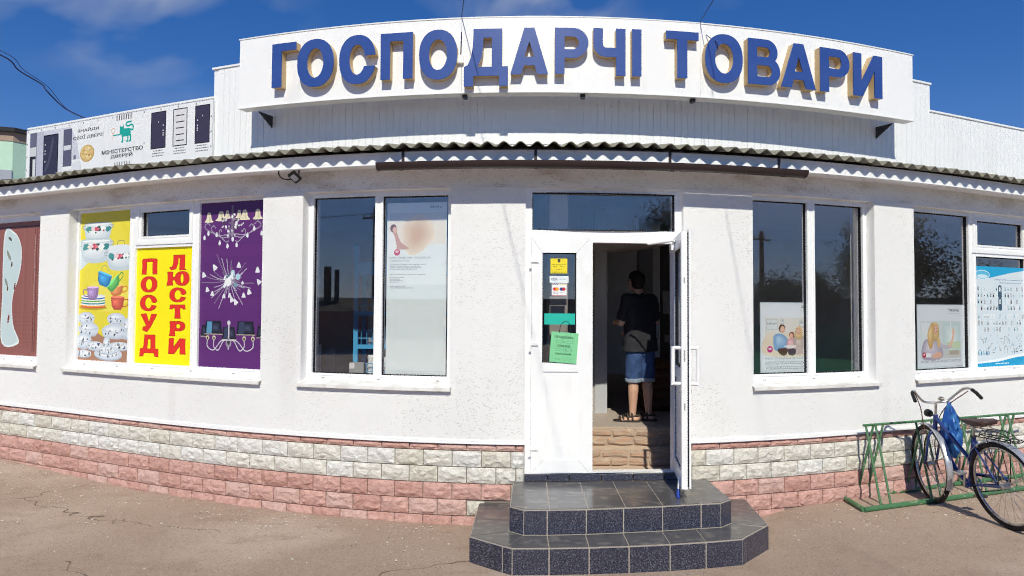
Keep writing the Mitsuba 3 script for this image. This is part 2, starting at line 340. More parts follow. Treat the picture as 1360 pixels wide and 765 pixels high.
# plinth of split-face blocks
PL = put('plinth', [bbox(a, b, -.32, -.03, -.3, .772) for a, b in ((-11, -.222), (1.331, 11.5))] + [bbox(-.222, 1.331, -.32, -.05, -.3, .42)], 'joint_mortar', SHOP, smooth=30)
J1 = [-7.82, -7.469, -7.12, -6.776, -6.414, -6.028, -5.68, -5.31, -4.947, -4.607, -4.285, -3.934, -3.617, -3.305, -2.988, -2.679, -2.375, -2.069, -1.777, -1.493, -1.206, -.92, -.636, -.352, -.224]
J2 = [-7.65, -7.291, -6.928, -6.582, -6.216, -5.865, -5.49, -5.121, -4.79, -4.437, -4.105, -3.78, -3.458, -3.147, -2.837, -2.527, -2.226, -1.932, -1.632, -1.347, -1.062, -.778, -.495, -.305, -.224]
K1 = [1.333, 1.568, 1.869, 2.141, 2.446, 2.769, 3.078, 3.401, 3.75, 4.10, 4.46, 4.83, 5.20, 5.58, 5.97, 6.36, 6.76, 7.17]
K2 = [1.333, 1.42, 1.715, 2.005, 2.29, 2.61, 2.92, 3.24, 3.575, 3.92, 4.28, 4.645, 5.015, 5.39, 5.775, 6.165, 6.56, 6.96, 7.37]
ROWS = [(.70, .774, J2, K2, 'pink'), (.545, .70, J1, K1, 'grey'), (.39, .545, J2, K2, 'grey'), (.235, .39, J1, K1, 'pink'), (.08, .235, J2, K2, 'pink'), (-.075, .08, J1, K1, 'pink')]
def block(s0, s1, z0, z1, seed, half):
    r = np.random.default_rng(seed); nx, nz = 7, 3 if half else 5
    u = np.linspace(0, 1, nx); w = np.linspace(0, 1, nz); g = .0045; v = []
    for j in range(nz):
        for i in range(nx):
            edge = i in (0, nx - 1) or j in (0, nz - 1); jit = 0 if edge else 1
            s = s0 + g + (s1 - s0 - 2 * g) * (u[i] + jit * r.uniform(-.05, .05)); z = z0 + g + (z1 - z0 - 2 * g) * (w[j] + jit * r.uniform(-.08, .08))
            v.append((s, (-.016 + r.uniform(-.003, .003)) if edge else r.uniform(-.010, .012), z))
    f = []
    for j in range(nz - 1):
        for i in range(nx - 1):
            a = j * nx + i
            f += [[a, a + 1, a + nx + 1], [a, a + nx + 1, a + nx]] if (i + j + seed) % 2 else [[a, a + 1, a + nx], [a + 1, a + nx + 1, a + nx]]
    loop = list(range(nx)) + [nx * j + nx - 1 for j in range(1, nz)] + [nx * (nz - 1) + i for i in range(nx - 2, -1, -1)] + [nx * j for j in range(nz - 2, 0, -1)]
    k = len(v); v += [(v[i][0], -.034, v[i][2]) for i in loop]
    for a in range(len(loop)):
        b = (a + 1) % len(loop); f += [[loop[b], loop[a], k + a], [loop[b], k + a, k + b]]
    return trimesh.Trimesh(bend(np.array(v)), np.array(f), process=False)
seed = 0
for row, (z0, z1, L, R, col) in enumerate(ROWS):
    for a, b in list(zip(L[:-1], L[1:])) + list(zip(R[:-1], R[1:])):
        seed += 1
        if row == 5 and a > 2.2: continue                    # buried on the right
        if row >= 3 and a > -.31 and b < 1.6: continue        # behind the steps
        if row >= 4 and -.79 < a < -.2: continue
        m = random.choice([f'block_{col}', f'block_{col}', f'block_{col}_b', f'block_{col}_c'])
        zz = z0 + (random.uniform(-.01, .03) if row == 5 else 0)
        put('block', block(a, b, zz, z1 if row else z1 - .006 - random.uniform(0, .008), seed, row in (0, 5)), m, PL)

put('block', block(-.775, -.60, .085, .225, 900, False), 'block_grey_b', PL); put('block', block(-.775, -.50, -.06, .07, 901, True), 'block_pink_b', PL)
# eave: soffit slats, fascia, corrugated sheets
def slats(s0, s1, pitch, n0, n1, z0, z1, gap=.004):
    out = []; u0 = math.log(1 + .042 * abs(s0)) / .042 * (-1 if s0 < 0 else 1); u = u0
    while True:
        a, b = along(u), along(u + pitch)
        if a >= s1: break
        out.append(bbox(a + gap / 2, min(b, s1) - gap / 2, n0, n1, z0, z1, strip=9)); u += pitch
    return out
put('soffit', slats(-9, 9.5, .085, -.04, .225, 3.45, 3.458) + [bbox(-9, 9.5, -.04, .225, 3.462, 3.47)], 'fascia_white', SHOP, smooth=30)
FA = put('fascia', [bbox(a + .0015, b - .0015, .225, .245, 3.435, 3.548) for a, b in zip(range(-9, 9, 2), range(-7, 11, 2))], 'fascia_white', SHOP, smooth=30)
put('fascia_lip', [bbox(-9, 9, .20, .252, 3.428, 3.434)], 'fascia_white', SHOP, smooth=30)
RF = put('roof', [bbox(-10.5, 11, -.3, .22, 3.475, 3.52)], 'grey_steel', SHOP)
def slate_sheet(u0, waves, pitch, dz, dn, tilt):
    k = 12; nu = int(waves * k) + 1; nn = 4; v = []
    for side in (0, -.007):
        for j in range(nn):
            t = j / (nn - 1); n = .36 + dn - t * .64
            for i in range(nu):
                u = u0 + i / k * pitch
                z = 3.574 + dz + t * .64 * .185 + .023 * math.cos(2 * math.pi * i / k) + side + tilt * (i / nu - .5)
                v.append((along(u), n, z))
    f = []; N = nu * nn
    def quad(a, b, c, d): f.extend([[a, b, c], [a, c, d]])
    for j in range(nn - 1):
        for i in range(nu - 1):
            a = j * nu + i; quad(a, a + nu, a + nu + 1, a + 1) if False else quad(a, a + 1, a + nu + 1, a + nu)
            b = N + a; quad(b, b + nu, b + nu + 1, b + 1)
    for i in range(nu - 1): quad(i, N + i, N + i + 1, i + 1)
    for j in range(nn - 1):
        a, b = j * nu, (j + 1) * nu; quad(a, b, N + b, N + a); a += nu - 1; b += nu - 1; quad(a, N + a, N + b, b)
    return trimesh.Trimesh(bend(np.array(v)), np.array(f), process=False)
u = -10 * .145 * 5.5; i = 0
while along(u) < 9:
    w = 6 if i % 3 else 7
    put('slate_sheet', slate_sheet(u, w + .08, .1455, random.uniform(-.004, .006) + (.006 if i % 2 else 0), random.uniform(-.012, .014), random.uniform(-.008, .008)), 'slate', RF, smooth=35)
    u += w * .1455; i += 1
# upper wall of white ribbed panels
def planks(s0, s1, z0, z1, n):
    return [bbox(along(a) + .002, along(a + .0715) - .002, n - .006, n + (0 if k % 14 else -.002), z0, z1, strip=9) for k, a in ((k, k * .0715) for k in range(-200, 200)) if s0 <= along(a) and along(a + .0715) <= s1 + .02]
PAR = [(-7.38, -3.93, 4.395), (-3.93, 4.87, 4.72), (4.87, 11, 4.40)]
put('upper_wall', [bbox(a, b, -.36, -.208, 3.6, t) for a, b, t in PAR], 'white_siding', SHOP, smooth=30)
for a, b, t in PAR:
    put('ribbed_panel', planks(a, b, 3.70, t, -.2), 'white_siding', SHOP)
    put('parapet_cap', bbox(a - .015, b + .015, -.38, -.185, t, t + .02), 'fascia_white', SHOP, smooth=30)
# ------------------------------------------------------------------ windows
def pane_of(win, s0, s1, z0, z1, n=-.145, open_glass=True):
    mp = chord(s0, s1); w = .011
    put('gasket', ring(s0 - .002, s1 + .002, z0 - .002, z1 + .002, w, -.16, -.128, mp), 'rubber_gasket', SHOP + '__' + win)
    v = mp(np.array([(s0, n, z0), (s1, n, z0), (s1, n, z1), (s0, n, z1)], float))
    if open_glass: put('pane', trimesh.Trimesh(v, [[0, 1, 2], [0, 2, 3]], process=False), 'window_glass', SHOP + '__' + win)
    return mp
def window(name, a, b, panes, bars, s_end=(0.02, .02)):
    g = rect(a, b, ZS + .015, ZT)
    for p in panes: g = g.difference(rect(*p))
    scene_key = put(name, extr(g, -.18, -.11), 'white_plastic', SHOP, smooth=30)
    nm = scene_key[len(SHOP) + 2:]
    for p in panes: put('bead', ring(p[0] - .022, p[1] + .022, p[2] - .022, p[3] + .022, .022, -.12, -.102), 'white_plastic', scene_key, smooth=30)
    for s0, s1, z0, z1 in bars: put('sash', ring(s0, s1, z0, z1, .05, -.13, -.092), 'white_plastic', scene_key, smooth=30)
    # sill: sloping top with a folded front
    prof = Polygon([(-.115, ZS + .045), (.052, ZS + .002), (.052, ZS - .030), (.046, ZS - .030), (.046, ZS - .006), (-.115, ZS + .038)])
    ss = np.arange(a - s_end[0], b + s_end[1] + .001, .1); ss[-1] = b + s_end[1]
    v, f = tri2d(prof); pr = np.array(prof.exterior.coords)[:-1]; V = []; Fc = []
    for s in ss: V += [(s, q[0], q[1]) for q in pr]
    k = len(pr)
    for i in range(len(ss) - 1):
        for j in range(k):
            q = [i * k + j, i * k + (j + 1) % k, (i + 1) * k + (j + 1) % k, (i + 1) * k + j]; Fc += [[q[0], q[1], q[2]], [q[0], q[2], q[3]]]
    o = len(V); V += [(ss[0], q[0], q[1]) for q in v]; Fc += (f + o).tolist(); o = len(V); V += [(ss[-1], q[0], q[1]) for q in v]; Fc += (f[:, ::-1] + o).tolist()
    m = trimesh.Trimesh(bend(np.array(V)), np.array(Fc), process=False); m.fix_normals()
    put('sill', m, 'sill_metal', scene_key)
    # screws and drain covers in the bottom rail
    put('drain_cover', [bbox(s, s + .035, -.112, -.104, ZS + .05, ZS + .058) for s in np.arange(a + .18, b - .1, .62)], 'grey_steel', scene_key)
    return nm
W1 = window('window', *OPEN['w1'], [(-9.5, -8.2, 1.405, 3.16), (-8.05, -6.83, 1.405, 3.155)], [])
W2 = window('window', *OPEN['w2'], [(-6.105, -5.14, 1.40, 3.198), (-4.935, -4.144, 2.868, 3.15), (-5.033, -4.10, 1.405, 2.735), (-3.995, -3.08, 1.405, 3.205)], [(-5.03, -4.092, 2.77, 3.245)])
W3 = window('window', *OPEN['w3'], [(-2.468, -1.77, 1.397, 3.19), (-1.685, -1.0, 1.395, 3.183)], [])
W4 = window('window', *OPEN['w4'], [(2.15, 2.828, 1.413, 3.187), (2.926, 3.60, 1.408, 3.187)], [])
W5 = window('window', *OPEN['w5'], [(4.335, 5.415, 1.39, 3.19), (5.59, 6.552, 2.858, 3.148), (5.558, 6.60, 1.388, 2.718), (6.72, 7.42, 1.4, 3.19)], [(5.49, 6.66, 2.76, 3.245)])
M11 = pane_of(W1, -9.5, -8.2, 1.405, 3.16); M12 = pane_of(W1, -8.05, -6.83, 1.405, 3.155)
M21 = pane_of(W2, -6.105, -5.14, 1.40, 3.198); M22 = pane_of(W2, -4.935, -4.144, 2.868, 3.15); M23 = pane_of(W2, -5.033, -4.10, 1.405, 2.735); M24 = pane_of(W2, -3.995, -3.08, 1.405, 3.205)
M31 = pane_of(W3, -2.468, -1.77, 1.397, 3.19); M32 = pane_of(W3, -1.685, -1.0, 1.395, 3.183)
M41 = pane_of(W4, 2.15, 2.828, 1.413, 3.187); M42 = pane_of(W4, 2.926, 3.60, 1.408, 3.187)
M51 = pane_of(W5, 4.335, 5.415, 1.39, 3.19); M52 = pane_of(W5, 5.59, 6.552, 2.858, 3.148); M53 = pane_of(W5, 5.558, 6.60, 1.388, 2.718); pane_of(W5, 6.72, 7.42, 1.4, 3.19)
# ------------------------------------------------------------------ entrance
g = rect(-.222, 1.331, .49, 3.243).difference(rect(-.158, 1.263, 2.83, 3.195)).difference(rect(-.165, .413, .494, 2.755)).difference(rect(.435, 1.247, .50, 2.712))
DF = put('door_frame', extr(g, -.14, -.05, strip=None), 'white_plastic', SHOP)
put('threshold', bbox(-.222, 1.331, -.13, -.035, .478, .50, strip=None), 'sill_metal', DF)
mp = chord(-.158, 1.263)
put('gasket', ring(-.16, 1.265, 2.828, 3.197, .010, -.10, -.062), 'rubber_gasket', DF)
put('transom_pane', trimesh.Trimesh(mp(np.array([(-.158, -.085, 2.83), (1.263, -.085, 2.83), (1.263, -.085, 3.195), (-.158, -.085, 3.195)])), [[0, 1, 2], [0, 2, 3]], process=False), 'window_glass', DF)
g = rect(-.163, .411, .496, 2.753)
FL = put('door', extr(g.difference(rect(-.057, .273, 1.548, 2.608)).difference(rect(-.042, .292, .62, 1.462)), -.125, -.042, strip=None), 'white_plastic', SHOP)
labels[FL] = {'label': 'closed left door leaf with stickers on its glass'}
put('panel', [bbox(-.042, .292, -.10, -.06, .62, 1.462, strip=None), bbox(-.036, .286, -.065, -.054, .626, 1.456, strip=None)], 'white_plastic', FL)
put('gasket', ring(-.057, .273, 1.548, 2.608, .008, -.10, -.058, strip=9), 'rubber_gasket', FL)
mp = chord(-.057, .273)
put('pane', trimesh.Trimesh(mp(np.array([(-.057, -.075, 1.548), (.273, -.075, 1.548), (.273, -.075, 2.608), (-.057, -.075, 2.608)])), [[0, 1, 2], [0, 2, 3]], process=False), 'window_glass', FL)
put('mitre_joint', [extr(stroke([(a, b), (c, d)], .0025), -.045, -.0405, strip=None) for a, b, c, d in ((-.042, .62, -.155, .50), (.292, .62, .403, .50), (-.057, 2.608, -.155, 2.745), (.273, 2.608, .403, 2.745))], 'grey_steel', FL)
for z in (.70, 1.70, 2.50): put('hinge', [bbox(-.185, -.165, -.045, -.015, z - .045, z + .045, strip=None), bbox(-.165, -.095, -.043, -.024, z + .015, z + .04, strip=None)], 'white_plastic', FL)
# open leaf, swung out on its right hinge
H0 = np.array([1.612, 7.085]); H1 = np.array([1.507, 6.275]); e = (H1 - H0); LL = np.linalg.norm(e); e /= LL; q = np.array([-e[1], e[0]])   # q points right
LM = frame_of([*H0, 0], [*e, 0], [*q, 0], [0, 0, 1.])
def leafsolid(g, y0, y1):
    out = []
    for p in polys(g):
        m = trimesh.creation.extrude_polygon(p, y1 - y0, engine='earcut'); v = m.vertices
        m = trimesh.Trimesh(np.stack([v[:, 0], v[:, 2] + y0, v[:, 1]], 1), m.faces, process=False); m.invert(); m.apply_transform(LM); m.fix_normals(); out.append(m)
    return cat(out)
Z0, Z1 = .525, 2.752; hole = rect(.11, LL - .11, 1.55, Z1 - .13).union(rect(.11, LL - .11, .66, 1.44))
OL = put('door', [leafsolid(rect(0, LL - .012, Z0, Z1).difference(hole), -.038, .012), leafsolid(rect(0, LL, Z0 + .01, Z1 + .015).difference(hole), .024, .04)], 'white_plastic', SHOP)
labels[OL] = {'label': 'open right door leaf swung out towards the street'}
put('lock_edge', [leafsolid(rect(.02, LL - .02, Z0 + .02, Z1 - .01).difference(hole.buffer(.02)), .0125, .0235)], 'rubber_gasket', OL)
put('lock_plate', [leafsolid(rect(LL - .012, LL - .010, z, z + l), -.018, -.006) for z, l in ((1.2, .06), (1.62, .10), (2.3, .05))], 'grey_steel', OL)
put('panel', [leafsolid(rect(.11, LL - .11, .66, 1.44), -.02, .016)], 'white_plastic', OL)
put('gasket', [leafsolid(rect(.11, LL - .11, 1.55, Z1 - .13).difference(rect(.119, LL - .119, 1.559, Z1 - .139)), -.026, .02), leafsolid(rect(.11, LL - .11, .66, 1.44).difference(rect(.117, LL - .117, .667, 1.433)), -.026, .02)], 'rubber_gasket', OL)
def leafpt(u, y, z): return np.array([*(H0 + e * u + q * y), z])
put('pane', trimesh.Trimesh([leafpt(.115, -.01, 1.552), leafpt(LL - .115, -.01, 1.552), leafpt(LL - .115, -.01, Z1 - .133), leafpt(.115, -.01, Z1 - .133)], [[0, 1, 2], [0, 2, 3]], process=False), 'window_glass', OL)
for sgn in (-1, 1):
    y0 = -.038 if sgn < 0 else .04; y1 = y0 + sgn * .065; u = LL - .06
    put('handle', tube(spline([leafpt(u, y0, 1.425), leafpt(u, y1, 1.425), leafpt(u, y1 + sgn * .003, 1.44), leafpt(u, y1 + sgn * .003, 1.72), leafpt(u, y1, 1.735), leafpt(u, y0, 1.735)], 4), .0165, 12), 'white_plastic', OL, smooth=40)
for y, y2 in ((-.05, -.038), (.04, .052)): put('lock_cylinder', tube([leafpt(LL - .06, y, 1.36), leafpt(LL - .06, y2, 1.36)], .013, 12), 'grey_steel', OL)
put('closer_arm', [tube([front(.98, -.03, 2.70), leafpt(.28, -.05, 2.715)], .011, 8), tube([leafpt(.28, -.05, 2.715), leafpt(.10, -.045, 2.70)], .011, 8)] + [leafsolid(rect(.05, .25, 2.63, 2.69), -.075, -.038)], 'white_plastic', OL)
put('door_stop', [tube([leafpt(LL - .16, -.045, .60), leafpt(LL - .13, -.055, .50)], .009, 10)], 'white_plastic', OL, smooth=40)
mat('blue_rubber', (.02, .06, .35), .5, .4)
put('stop_foot', [tube([leafpt(LL - .13, -.055, .50), leafpt(LL - .118, -.058, .455), leafpt(LL - .116, -.058, .424)], [.010, .018, .014], 10)], 'blue_rubber', OL, smooth=40)
# ------------------------------------------------------------------ the room behind the glass
_c = front(np.arange(-10.2, 10.9, .2), -.31)[:, :2]
ROOM = Polygon([*_c.tolist(), (_c[-1][0], 15), (_c[0][0], 15)])
stair_zone = sbox(.55, 6.5, 2.35, 7.93)
put('floor', prism(ROOM.difference(stair_zone), .66, .79), 'room_floor', SHOP)
put('lower_floor', prism(ROOM.intersection(stair_zone), .2, .40), 'sand_mortar', SHOP)
put('ceiling', prism(ROOM, 3.40, 3.47), 'room_wall', SHOP)
put('roof_deck', prism(ROOM.buffer(-.05), 3.56, 3.62), 'grey_steel', SHOP)
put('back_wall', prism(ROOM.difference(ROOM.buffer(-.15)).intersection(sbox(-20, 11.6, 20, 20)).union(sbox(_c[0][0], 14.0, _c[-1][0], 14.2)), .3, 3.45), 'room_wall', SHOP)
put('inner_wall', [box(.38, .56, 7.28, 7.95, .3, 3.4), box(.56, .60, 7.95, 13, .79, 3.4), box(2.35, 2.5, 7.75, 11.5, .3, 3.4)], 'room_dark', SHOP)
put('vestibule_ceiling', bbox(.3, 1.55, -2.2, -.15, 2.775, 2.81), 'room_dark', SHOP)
# ------------------------------------------------------------------ the shop sign
SIGN = thing('shop_sign', 'long curved white signboard with raised blue letters above the eave', 'shop sign')
for a, b, dn in ((-3.225, -.830, 0), (-.826, 1.440, .003), (1.444, 4.08, 0)):
    put('board', bbox(a, b, .03, .15 + dn, 4.125, 4.838), 'sign_board', SIGN, smooth=30)
for z in (4.838, 4.115): put('edge_trim', bbox(-3.235, 4.09, .025, .158, z, z + .01), 'white_siding', SIGN, smooth=30)
def sup(cx, cz, rx, rz, e=2.25, k=40):
    a = np.linspace(0, 2 * np.pi, k, endpoint=False); c, s = np.cos(a), np.sin(a)
    return Polygon(np.stack([cx + rx * np.sign(c) * np.abs(c)**(2 / e), cz + rz * np.sign(s) * np.abs(s)**(2 / e)], 1))
def oval(s0, s1, z0, z1, t, tz):
    c, d = (s0 + s1) / 2, (z0 + z1) / 2
    return sup(c, d, (s1 - s0) / 2, (z1 - z0) / 2).difference(sup(c, d, (s1 - s0) / 2 - t, (z1 - z0) / 2 - tz, 2.0))
def bowl(s0, s1, z0, z1, t, tz):
    h = (z1 - z0) / 2; r = min(h, s1 - s0); c = (z0 + z1) / 2
    o = rect(s0, s1 - r, z0, z1).union(ell(s1 - r, c, r, h)); i = rect(s0, s1 - r, z0 + tz, z1 - tz).union(ell(s1 - r, c, r - t, h - tz)); return o.difference(i.intersection(rect(s0 + .0, s1, z0, z1)))
def let_a(s0, s1, z0, z1, w, t):
    c = (s0 + s1) / 2; h = z1 - z0
    o = Polygon([(c - w / 2, z1), (c + w / 2, z1), (s1, z0), (s1 - t * 1.15, z0), (s1 - t * 1.15 - .028, z0 + .085), (s0 + t * 1.15 + .028, z0 + .085), (s0 + t * 1.15, z0), (s0, z0)])
    return o.difference(Polygon([(c, z1 - .13), (c + .045, z0 + .165), (c - .045, z0 + .165)]))
def let_r(s0, s1, z0, z1, t):
    return rect(s0, s0 + t, z0, z1).union(bowl(s0 + t * .9, s1, z1 - .285, z1, t, .082))
ZA, ZC = 4.266, 4.708
LET = [
    ('Г', rect(-2.757, -2.648, ZA, ZC).union(rect(-2.757, -2.482, ZC - .078, ZC))),
    ('О', oval(-2.467, -2.072, 4.236, 4.712, .108, .092)),
    ('С', oval(-2.012, -1.640, 4.230, 4.710, .105, .092).difference(Polygon([(-1.80, 4.50), (-1.5, 4.515), (-1.5, 4.40), (-1.80, 4.40)])) if True else None),
    ('П', rect(-1.590, -1.276, 4.253, 4.700).difference(rect(-1.497, -1.367, 4.2, 4.622))),
    ('О', oval(-1.214, -.855, 4.230, 4.708, .094, .092)),
    ('Д', Polygon([(-.704, 4.70), (-.442, 4.70), (-.442, 4.34), (-.388, 4.34), (-.388, 4.155), (-.468, 4.155), (-.468, 4.252), (-.705, 4.252), (-.705, 4.155), (-.791, 4.155), (-.791, 4.34), (-.755, 4.36), (-.725, 4.44), (-.71, 4.54)]).difference(Polygon([(-.612, 4.615), (-.535, 4.615), (-.535, 4.338), (-.665, 4.338), (-.632, 4.42), (-.617, 4.52)]))),
    ('А', let_a(-.366, -.022, 4.263, 4.704, .092, .085)),
    ('Р', let_r(.039, .344, ZA, 4.705, .088)),
    ('Ч', rect(.599, .686, 4.261, 4.708).union(stroke([(.4335, 4.708), (.4335, 4.56), (.445, 4.515), (.475, 4.488), (.52, 4.481), (.61, 4.481)], .087, 3, 2))),
    ('І', rect(.748, .835, 4.262, 4.711)),
    ('Т', rect(1.178, 1.275, 4.268, 4.716).union(rect(1.071, 1.388, 4.638, 4.716))),
    ('О', oval(1.453, 1.838, 4.248, 4.723, .098, .092)),
    ('В', unary_union([rect(1.895, 1.99, 4.264, 4.713), bowl(1.98, 2.215, 4.46, 4.713, .085, .078), bowl(1.98, 2.243, 4.264, 4.535, .092, .08)])),
    ('А', let_a(2.255, 2.656, 4.266, 4.713, .112, .10)),
    ('Р', let_r(2.712, 3.078, 4.267, 4.713, .105)),
    ('И', unary_union([rect(3.130, 3.236, 4.27, 4.713), rect(3.415, 3.521, 4.27, 4.713), Polygon([(3.17, 4.27), (3.236, 4.27), (3.415 + .05, 4.713), (3.415, 4.713), (3.415, 4.62), (3.236, 4.38)]).union(Polygon([(3.145, 4.27), (3.25, 4.27), (3.507, 4.713), (3.402, 4.713)]))])),
]
for ch, g in LET:
    g = g.buffer(0)
    L = put('letter', extr(g.buffer(-.0025), .15, .226), 'letter_side', SIGN, smooth=35)
    put('face', extr(g, .226, .236), 'letter_blue', L, smooth=35)
# steel arms that carry the board
for s in (-2.98, -1.5, 0, 1.5, 3.72):
    put('bracket', [bbox(s - .02, s + .02, -.21, .04, 4.70, 4.73, strip=9)], 'black_metal', SIGN)
for s in (-3.09, 3.93):
    pr = Polygon([(-.2, 3.985), (-.2, 4.113), (.02, 4.113)]); m = trimesh.creation.extrude_polygon(pr, .012, engine='earcut'); v = m.vertices
    m = trimesh.Trimesh(bend(np.stack([s + v[:, 2], v[:, 0], v[:, 1]], 1)), m.faces, process=False); m.fix_normals(); put('gusset', m, 'black_metal', SIGN)
for s in (-.80, .315, 1.39): put('cable_clip', [bbox(s - .018, s + .018, .06, .12, 4.078, 4.112), bbox(s - .028, s - .012, .08, .11, 4.09, 4.114)], 'black_metal', SIGN)
def wire(name, pts, r, label, col='black_metal', cat='cable', k=6, group=None):
    t = thing(name); scene[t] = mikit.ply(tube(spline(pts, k), r, 6), col, 50); tag(t, label, cat, group); return t
mat('cable_blue', (.02, .03, .09), .5, .4)
# ------------------------------------------------------------------ gutter, floodlight
gp = [(math.cos(a) * .060, math.sin(a) * .068) for a in np.linspace(math.pi, 2 * math.pi, 13)]; gi = [(math.cos(a) * .056, math.sin(a) * .064) for a in np.linspace(2 * math.pi, math.pi, 13)]
prof = np.array(gp + gi); prof[:, 0] += .312; prof[:, 1] += 3.430
def sweep(prof, s0, s1, step=.12):
    ss = np.linspace(s0, s1, max(2, int((s1 - s0) / step) + 1)); k = len(prof)
    V = np.array([(s, q[0], q[1] - .006 * (s - s0) / 4) for s in ss for q in prof]); f = []
    for i in range(len(ss) - 1):
        for j in range(k):
            a = [i * k + j, i * k + (j + 1) % k, (i + 1) * k + (j + 1) % k, (i + 1) * k + j]; f += [[a[0], a[1], a[2]], [a[0], a[2], a[3]]]
    v, t = tri2d(Polygon(prof)); o = len(V); V = np.vstack([V, [(s0, *q) for q in v], [(s1, q[0], q[1] - .006 * (s1 - s0) / 4) for q in v]]); f += t.tolist() and (t + o).tolist(); f += (t[:, ::-1] + o + len(v)).tolist()
    m = trimesh.Trimesh(bend(V), np.array(f), process=False); m.fix_normals(); return m
GU = put('gutter', sweep(prof, -1.565, 2.445), 'gutter_brown', SHOP, smooth=35)
for s0, s1 in ((-1.572, -1.556), (2.436, 2.452), (-1.36, -1.33), (-.145, -.115), (1.085, 1.115), (2.20, 2.23)):
    pp = (prof[:13] - [.312, 3.430]) * 1.07; inner = (prof[:13] - [.312, 3.430]) * (0 if s1 - s0 < .02 else 1.0)
    pp = np.vstack([pp, inner[::-1] if s1 - s0 >= .02 else pp[-1:] * [0, 0]]) + [.312, 3.430 - .006 * (s0 + 1.565) / 4]
    put('gutter_joint', sweep(pp, s0, s1), 'gutter_brown', GU, smooth=35)
for s in (-1.353, -.133, 1.10, 2.212): put('hook', [bbox(s - .013, s + .013, .246, .252, 3.40, 3.552, strip=9), bbox(s - .012, s + .012, .25, .372, 3.418, 3.422, strip=9)], 'gutter_brown', GU)
FLD = thing('floodlight', 'small black floodlight under the eave left of the double window with the blue shelf', 'floodlight')
fp = front(-2.56, .11, 3.375); ex = np.array([.80, -.35, .48]); ex /= np.linalg.norm(ex); ny = np.array([.12, -.80, -.55]); ny -= ex * (ny @ ex); ny /= np.linalg.norm(ny); uz = np.cross(ex, ny)
FM = frame_of(fp, ex, -ny, uz if uz[2] > 0 else -uz)
put('body', [rbox(-.045, .045, -.012, .022, -.06, .06, .008, FM), *[box(-.04, .04, .022, .034, z - .003, z + .003, FM) for z in np.linspace(-.045, .045, 7)]], 'black_metal', FLD)
mat('lamp_glass', (.55, .56, .58), .2, .5)
put('lens', [box(-.028, .028, -.016, -.0125, -.036, .036, FM)], 'lamp_glass', FLD)
put('bracket', [tube([front(-2.60, .08, 3.452), front(-2.60, .08, 3.41), fp + np.array([0, .03, 0])], .008, 6), tube([front(-2.53, .08, 3.452), front(-2.53, .08, 3.41), fp + np.array([0.02, .03, 0.02])], .008, 6)], 'black_metal', FLD)
put('lead', tube(spline([front(-2.76, .1, 3.452), front(-2.745, .1, 3.40), front(-2.69, .09, 3.365), front(-2.61, .08, 3.36), fp + np.array([0, .02, -.02])], 5), .007, 6), 'black_metal', FLD, smooth=50)
# cables to the poles across the street
wire('cable', [(-12.5, 5.5, 7.1), (-9.6, 7.6, 6.25), (-7.6, 8.9, 5.62), (-6.81, 9.5, 5.38), (-6.68, 9.69, 5.23), (-6.49, 9.88, 5.10), (-6.42, 9.88, 5.01), (-6.23, 9.98, 4.80), front(-6.174, -.22, 4.40)], .010, 'dark twisted cable sagging from the upper left down to the long banner', 'cable_blue')
wire('cable', [(-12.5, 5.56, 7.2), (-9.6, 7.66, 6.33), (-7.6, 8.96, 5.68), (-6.81, 9.56, 5.44), (-6.66, 9.75, 5.26), (-6.45, 9.94, 5.09), (-6.23, 10.0, 4.81), front(-6.174, -.22, 4.40)], .0045, 'thinner strand of the cable sagging from the upper left to the banner', 'cable_blue')
def drop(name, s, z_top, pole, label, tail):
    a = front(s, .17, 4.86); mid = (a + np.array(pole)) / 2 - [0, 0, .35]
    pts = [pole, mid, a] + [front(*t) for t in tail]
    return wire(name, pts, .004, label, 'cable_blue')
drop('cable', -.827, 4.86, (3.2, -17.9, 11.3), 'cable coming down over the signboard beside the fifth blue letter', [(-.829, .166, 4.70), (-.835, .166, 4.52), (-.84, .17, 4.44)])
drop('cable', 1.438, 4.86, (4.8, -17.9, 11.3), 'cable running down the signboard onto the first letter of the second word', [(1.50, .166, 4.73), (1.56, .25, 4.63), (1.575, .245, 4.56)])
JB = put('junction_box', bbox(-.875, -.805, .155, .19, 4.40, 4.475, strip=9), 'white_plastic'); tag(JB, 'small white junction box at the end of the cable on the signboard', 'junction box')
# ------------------------------------------------------------------ tiled entrance steps
STEP = thing('entrance_steps', 'two dark tiled steps with chamfered corners in front of the shop door', 'steps')
UP = [(.02, 7.10), (-.011, 6.128), (.106, 6.023), (.302, 6.026), (.627, 6.055), (.942, 6.103), (1.279, 6.158), (1.624, 6.235), (1.802, 6.268), (1.925, 6.39), (1.908, 7.19)]
LO = [(-.305, 7.07), (-.337, 5.998), (-.065, 5.769), (.012, 5.713), (.302, 5.722), (.617, 5.742), (.936, 5.780), (1.271, 5.83), (1.573, 5.890), (1.895, 5.972), (1.949, 6.04), (2.203, 6.320), (2.24, 6.36), (2.32, 7.36)]
def inset(P, d): return Polygon(P).buffer(-d, join_style=2)
put('core', [prism(inset(UP, .005), .1, .416), prism(inset(LO, .005), -.25, .206)], 'grout', STEP)
def risers(P, lo, hi, zb, zt, joints=None):
    for a, b in zip(P[lo:hi], P[lo + 1:hi + 1]):
        a, b = np.array(a), np.array(b); L = np.linalg.norm(b - a); e = (b - a) / L; q = np.array([-e[1], e[0]])
        M = frame_of([a[0], a[1], 0], [e[0], e[1], 0], [q[0], q[1], 0], [0, 0, 1.])
        put('riser_tile', rbox(.005, L - .005, 0, .013, zb, zt, .0025, M), 'granite_riser', STEP)
risers(UP, 0, len(UP) - 1, .214, .407); risers(LO, 0, len(LO) - 1, -.02, .197)
